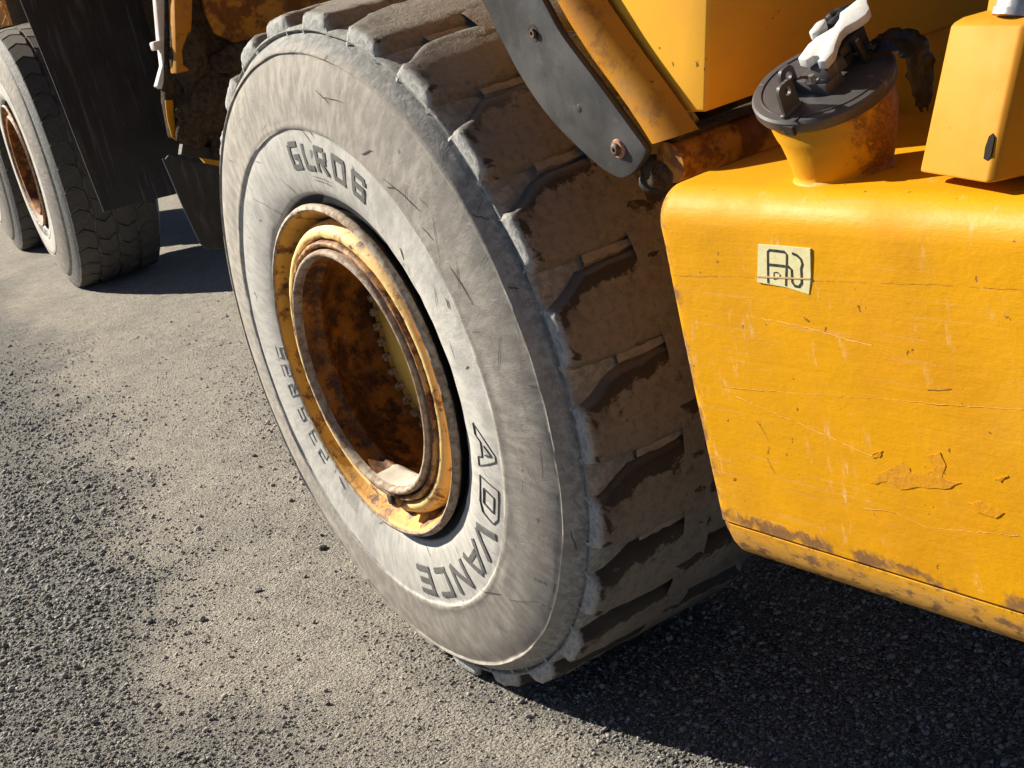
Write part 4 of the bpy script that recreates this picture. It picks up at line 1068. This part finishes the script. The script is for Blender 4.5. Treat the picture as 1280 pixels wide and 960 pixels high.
crumple('torn_plastic', [lid(.030, .078, .012), lid(.055, .082, .022), lid(.085, .088, .016), lid(.104, .086, .004), lid(.112, .078, -.02), lid(.112, .070, -.055), lid(.108, .066, -.082)],
        [LE2 * .030 + LN * .012, LE2 * .040 + LN * .010, LE2 * .050, LE2 * .050, LE2 * .046 + LE1 * .01, LE2 * .040, LE2 * .026], M['tape'], 3)
crumple('torn_plastic', [lid(-.026, .040, .046), lid(-.024, .062, .050), lid(-.018, .088, .054), lid(-.006, .112, .058)], [LE1 * .026 + LN * .004, LE1 * .034, LE1 * .030, LE1 * .016], M['tape'], 5, amp=.005)
crumple('torn_plastic', [lid(.010, .030, .010), lid(.030, .050, .020), lid(.050, .070, .014)], [LE2 * .030, LE2 * .040, LE2 * .03], M['tape'], 7)

# ---------------- yellow canister with metal cap
ux = Vector((.164, -.045, 0)).normalized(); uy = Vector((.045, .164, 0)).normalized(); lean = Vector((.0, .50, .866)).normalized(); lean = (uy * .40 + Vector((0, 0, 1)) * .90).normalized()
B0 = Vector((1.540, .174, 1.206))
def cn(a, b, c): return B0 + ux * a + uy * b + lean * c
poly = [(.012, .0), (.163, .0), (.172, .008), (.190, .06), (.190, .14), (.0, .14), (.0, .010)]
V = [cn(a, b, 0) for a, b in poly] + [cn(a, b, .192) for a, b in poly] + [cn(.012 + a * .88, .010 + b * .88, .199) for a, b in poly]
n_ = len(poly)
F = [tuple(range(n_))[::-1], tuple(range(2 * n_, 3 * n_))]
for k_ in range(2):
    for i in range(n_): F.append((k_ * n_ + i, k_ * n_ + (i + 1) % n_, (k_ + 1) * n_ + (i + 1) % n_, (k_ + 1) * n_ + i))
can = link('canister', finish(mesh('canister', V, F), .006, 3), M['can'], truck, label='bright yellow canister with silver screw cap')
link('screw_cap', tube_me('screw_cap', [cn(.118, .030, .196), cn(.118, .030, .240), cn(.118, .030, .248)], [.031, .031, .028], 32), M['zinc'], can)
link('cap_collar', tube_me('cap_collar', [cn(.118, .030, .194), cn(.118, .030, .203)], .034, 32), M['zinc'], can)
link('handle_boss', hexa('handle_boss', [cn(a, b, c) for a, b, c in ((.012, .05, .194), (.055, .05, .194), (.055, .12, .194), (.012, .12, .194), (.006, .05, .27), (.050, .05, .27), (.050, .12, .27), (.006, .12, .27))], .006, 3), M['can'], can)
link('paint_chip', prism('paint_chip', [(.149, .030), (.158, .028), (.163, .034), (.162, .058), (.157, .062), (.150, .058), (.147, .044)], lambda u, v, d: cn(u, d, v), -.0012, .002, 0), mat_plain('bare_dark_chip', (0.010, 0.008, 0.006), 0.8, c2=(0.02, 0.014, 0.01), spec=0.1), can)
link('bracket', box_me('bracket', 1.60, 1.75, .22, .34, 1.188, 1.215, .003), M['grime_shade'], truck)

# ---------------- sticker with monogram
SY = .0975
def sy(u, v, d): return (u, d, v)
stk = link('sticker', prism('sticker', [(1.285, 1.115), (1.340, 1.1155), (1.395, 1.1150), (1.385, 1.0705), (1.375, 1.046), (1.352, 1.0495), (1.329, 1.053), (1.297, 1.0545), (1.266, 1.056), (1.270, 1.066)], sy, .0976, .1010, 0), M['sticker'], truck, label='torn cream sticker with a black monogram on the tank')
def stroke(name, pts, wd, y0, mat, parent):
    V = []; F = []; P = [np.array(p) for p in pts]
    for i, p in enumerate(P):
        d = P[min(i + 1, len(P) - 1)] - P[max(0, i - 1)]; d = d / np.linalg.norm(d); nn = np.array([-d[1], d[0]])
        for s in (-1, 1):
            q_ = p + nn * wd / 2 * s; V.append((q_[0], y0, q_[1]))
        for s in (-1, 1):
            q_ = p + nn * wd / 2 * s; V.append((q_[0], y0 + .0006, q_[1]))
    for i in range(len(P) - 1):
        a = 4 * i; b = a + 4
        F += [(a, a + 1, b + 1, b), (a + 2, b + 2, b + 3, a + 3), (a, b, b + 2, a + 2), (a + 1, a + 3, b + 3, b + 1)]
    return link(name, finish(mesh(name, V, F), 0, smooth=False), mat, parent)
stroke('logo_stroke', [(1.2915, 1.0562), (1.2978, 1.081), (1.304, 1.105), (1.3085, 1.1078), (1.325, 1.1075), (1.340, 1.107), (1.3445, 1.103), (1.339, 1.085), (1.3295, 1.055)], .0042, .0972, M['ink'], stk)
stroke('logo_stroke', [(1.299, 1.0855), (1.322, 1.0855), (1.343, 1.085), (1.3485, 1.081), (1.3465, 1.071), (1.3448, 1.062), (1.349, 1.0565), (1.3575, 1.0562), (1.3645, 1.062), (1.3672, 1.074), (1.369, 1.084), (1.3735, 1.091), (1.3722, 1.0985), (1.3655, 1.1035), (1.356, 1.106)], .0040, .0970, M['ink'], stk)
stroke('logo_stroke', [(1.306, 1.0635), (1.309, 1.074), (1.317, 1.0748), (1.3222, 1.071), (1.3172, 1.0662), (1.306, 1.0635)], .0017, .0971, M['ink'], stk)
stroke('tear_line', [(1.269, 1.0650), (1.30, 1.0665), (1.34, 1.0680), (1.385, 1.0703)], .0022, .0966, M['scar'], stk)

# scratches and peeled paint on the tank face
M['scratch'] = mat_plain('pale_scratch', (0.72, 0.40, 0.12), 0.7, c2=(0.75, 0.33, 0.01), scale=45)
M['gouge'] = mat_plain('dark_gouge', (0.36, 0.17, 0.02), 0.7, c2=(0.66, 0.28, 0.006), scale=60)
M['undercoat'] = mat_plain('old_undercoat', (0.57, 0.245, 0.0), 0.5, c2=(0.50, 0.21, 0.004), scale=24, bump=0.7)
def tank_y(x, z):
    b_ = float(np.interp(z, [.627, .66, .75, .85, .95, 1.04, 1.10, 1.13], [.1, .0992, .0985, .098, .098, .0985, .0995, .1]))
    return b_ + 0.0018 * math.sin(x * 9 + z * 6) * math.sin(z * 7 + x * 3) + .0010 * math.sin(x * 31 + z * 13)
def tmark(name, pts, wd, mat, seed):
    r_ = np.random.default_rng(seed); V = []; F = []; P = []
    for i in range(len(pts) - 1):
        a, b = np.array(pts[i]), np.array(pts[i + 1]); n_ = max(2, int(np.linalg.norm(b - a) / .008))
        for q_ in range(n_): P.append(a + (b - a) * q_ / n_)
    P.append(np.array(pts[-1]))
    for i, p in enumerate(P):
        d = P[min(i + 1, len(P) - 1)] - P[max(0, i - 1)]; d = d / np.linalg.norm(d); nn = np.array([-d[1], d[0]])
        p = p + nn * r_.normal() * .0006; w_ = wd * r_.uniform(.25, 1.0)
        for s_ in (-1, 1):
            q_ = p + nn * w_ / 2 * s_; V.append((q_[0], tank_y(*q_) - .0005, q_[1]))
    for i in range(len(P) - 1):
        if r_.random() < .15: continue
        F.append((2 * i, 2 * i + 1, 2 * i + 3, 2 * i + 2))
    return link(name, mesh(name, V, F), mat, tank)
tmark('scratch', [(1.161, .86), (1.233, .848), (1.318, .831), (1.383, .82), (1.445, .809)], .0018, M['scratch'], 1)
tmark('scratch', [(1.126, .871), (1.315, .886), (1.513, .905), (1.735, .924)], .0011, M['scratch'], 2)
tmark('gouge', [(1.199, .825), (1.213, .808), (1.221, .792), (1.206, .763), (1.218, .738)], .0022, M['gouge'], 3)
tmark('crease', [(1.061, 1.051), (1.181, 1.058), (1.265, 1.062)], .0010, M['gouge'], 4)
tmark('crease', [(1.381, 1.066), (1.521, 1.076), (1.634, 1.079), (1.763, 1.085)], .0009, M['gouge'], 5)
tmark('scratch', [(1.257, .998), (1.36, .994), (1.438, .984), (1.484, .981)], .0022, M['scratch'], 6)
tmark('gouge', [(1.576, .93), (1.62, .937)], .003, M['gouge'], 7)
tmark('scratch', [(1.408, .72), (1.474, .727), (1.532, .715), (1.704, .742)], .0016, M['scratch'], 8)
def peel(poly, seed):
    r_ = np.random.default_rng(seed); P = []
    for i in range(len(poly)):
        a, b = np.array(poly[i]), np.array(poly[(i + 1) % len(poly)])
        for q_ in range(3): P.append(a + (b - a) * q_ / 3 + r_.normal(size=2) * .0010)
    n_ = len(P); V = [(p[0], tank_y(*p) - .0004 - .0010 * r_.random(), p[1]) for p in P] + [(p[0], tank_y(*p) + .002, p[1]) for p in P]
    F = [tuple(range(n_))] + [(i, i + n_, (i + 1) % n_ + n_, (i + 1) % n_) for i in range(n_)]
    return link('peeled_paint', finish(mesh('peeled_paint', V, F), 0, ang=20), M['undercoat'], tank)
peel([(1.431, .764), (1.455, .783), (1.486, .799), (1.504, .81), (1.519, .798), (1.544, .8), (1.563, .809), (1.555, .829), (1.58, .838), (1.586, .822), (1.575, .799), (1.609, .799), (1.575, .782), (1.53, .778), (1.49, .765), (1.465, .773)], 1)
peel([(1.615, .772), (1.642, .779), (1.678, .771), (1.662, .76), (1.63, .76)], 2)
peel([(1.446, .815), (1.47, .821), (1.461, .81), (1.445, .807)], 3)
peel([(1.67, .817), (1.695, .826), (1.68, .814)], 4)

# ------------------------------------------------------------------ background bank
def bank():
    V = []; F = []
    nx, ny = 60, 14
    for i in range(nx):
        for j in range(ny):
            t = -60 + 120 * i / (nx - 1); f = j / (ny - 1)
            x = -24 - f * 60 + math.sin(t * .2) * .8; z = -.05 + 8.0 * f + math.sin(t * .7 + j) * .15 * f
            V.append((x, t + 8, z))
    for i in range(nx - 1):
        for j in range(ny - 1): F.append((i * ny + j, (i + 1) * ny + j, (i + 1) * ny + j + 1, i * ny + j + 1))
    k = N('dry_bank_soil'); n1 = k.noise(1.2, 6, 0.7)
    mt = k.set(k.mix(n1, (0.22, 0.12, 0.05), (0.42, 0.26, 0.11)), 0.95, k.bump(k.noise(8, 5, 0.7), 0.8, 0.1), spec=0.1)
    o = link('earth_bank', finish(mesh('earth_bank', V, F), 0), mt); tag(o, kind='structure')
bank()
def blades(name, n_, x0, x1, y0, y1, hmin, hmax, wd, c1, c2, zf, lab, cat):
    V = np.zeros((n_, 4, 3)); bx_ = rng.uniform(x0, x1, n_); by_ = rng.uniform(y0, y1, n_); h = rng.uniform(hmin, hmax, n_)
    z = zf(bx_, by_); lx, ly = rng.normal(0, .35, n_) * h, rng.normal(0, .35, n_) * h
    an = rng.uniform(0, PI, n_); wx, wy = np.cos(an) * wd, np.sin(an) * wd
    V[:, 0] = np.stack([bx_ - wx, by_ - wy, z], -1); V[:, 1] = np.stack([bx_ + wx, by_ + wy, z], -1)
    V[:, 2] = np.stack([bx_ + lx + wx * .3, by_ + ly + wy * .3, z + h], -1); V[:, 3] = np.stack([bx_ + lx - wx * .3, by_ + ly - wy * .3, z + h], -1)
    me = mesh(name, V.reshape(-1, 3), [(4 * i, 4 * i + 1, 4 * i + 2, 4 * i + 3) for i in range(n_)])
    k = N(name + '_mat'); mt = k.set(k.mix(k.noise(3, 4, 0.6), c1, c2), 0.9, spec=0.1)
    o = link(name, me, mt); tag(o, lab, cat, kind='stuff')
def bank_z(x, y): return 8.0 * np.clip((-24 - x) / 60, 0, 1) - .1
blades('dry_grass', 9000, -44, -24, -4, 20, .4, 1.0, .04, (0.36, 0.20, 0.07), (0.58, 0.38, 0.17), bank_z, 'golden brown dry grass on the bank in the far background', 'grass')
blades('heather', 9000, -23.9, -22.2, -4, 20, .9, 1.35, .03, (0.26, 0.11, 0.13), (0.40, 0.22, 0.24), lambda x, y: x * 0 - .02, 'dull pink low scrub at the foot of the bank', 'scrub')
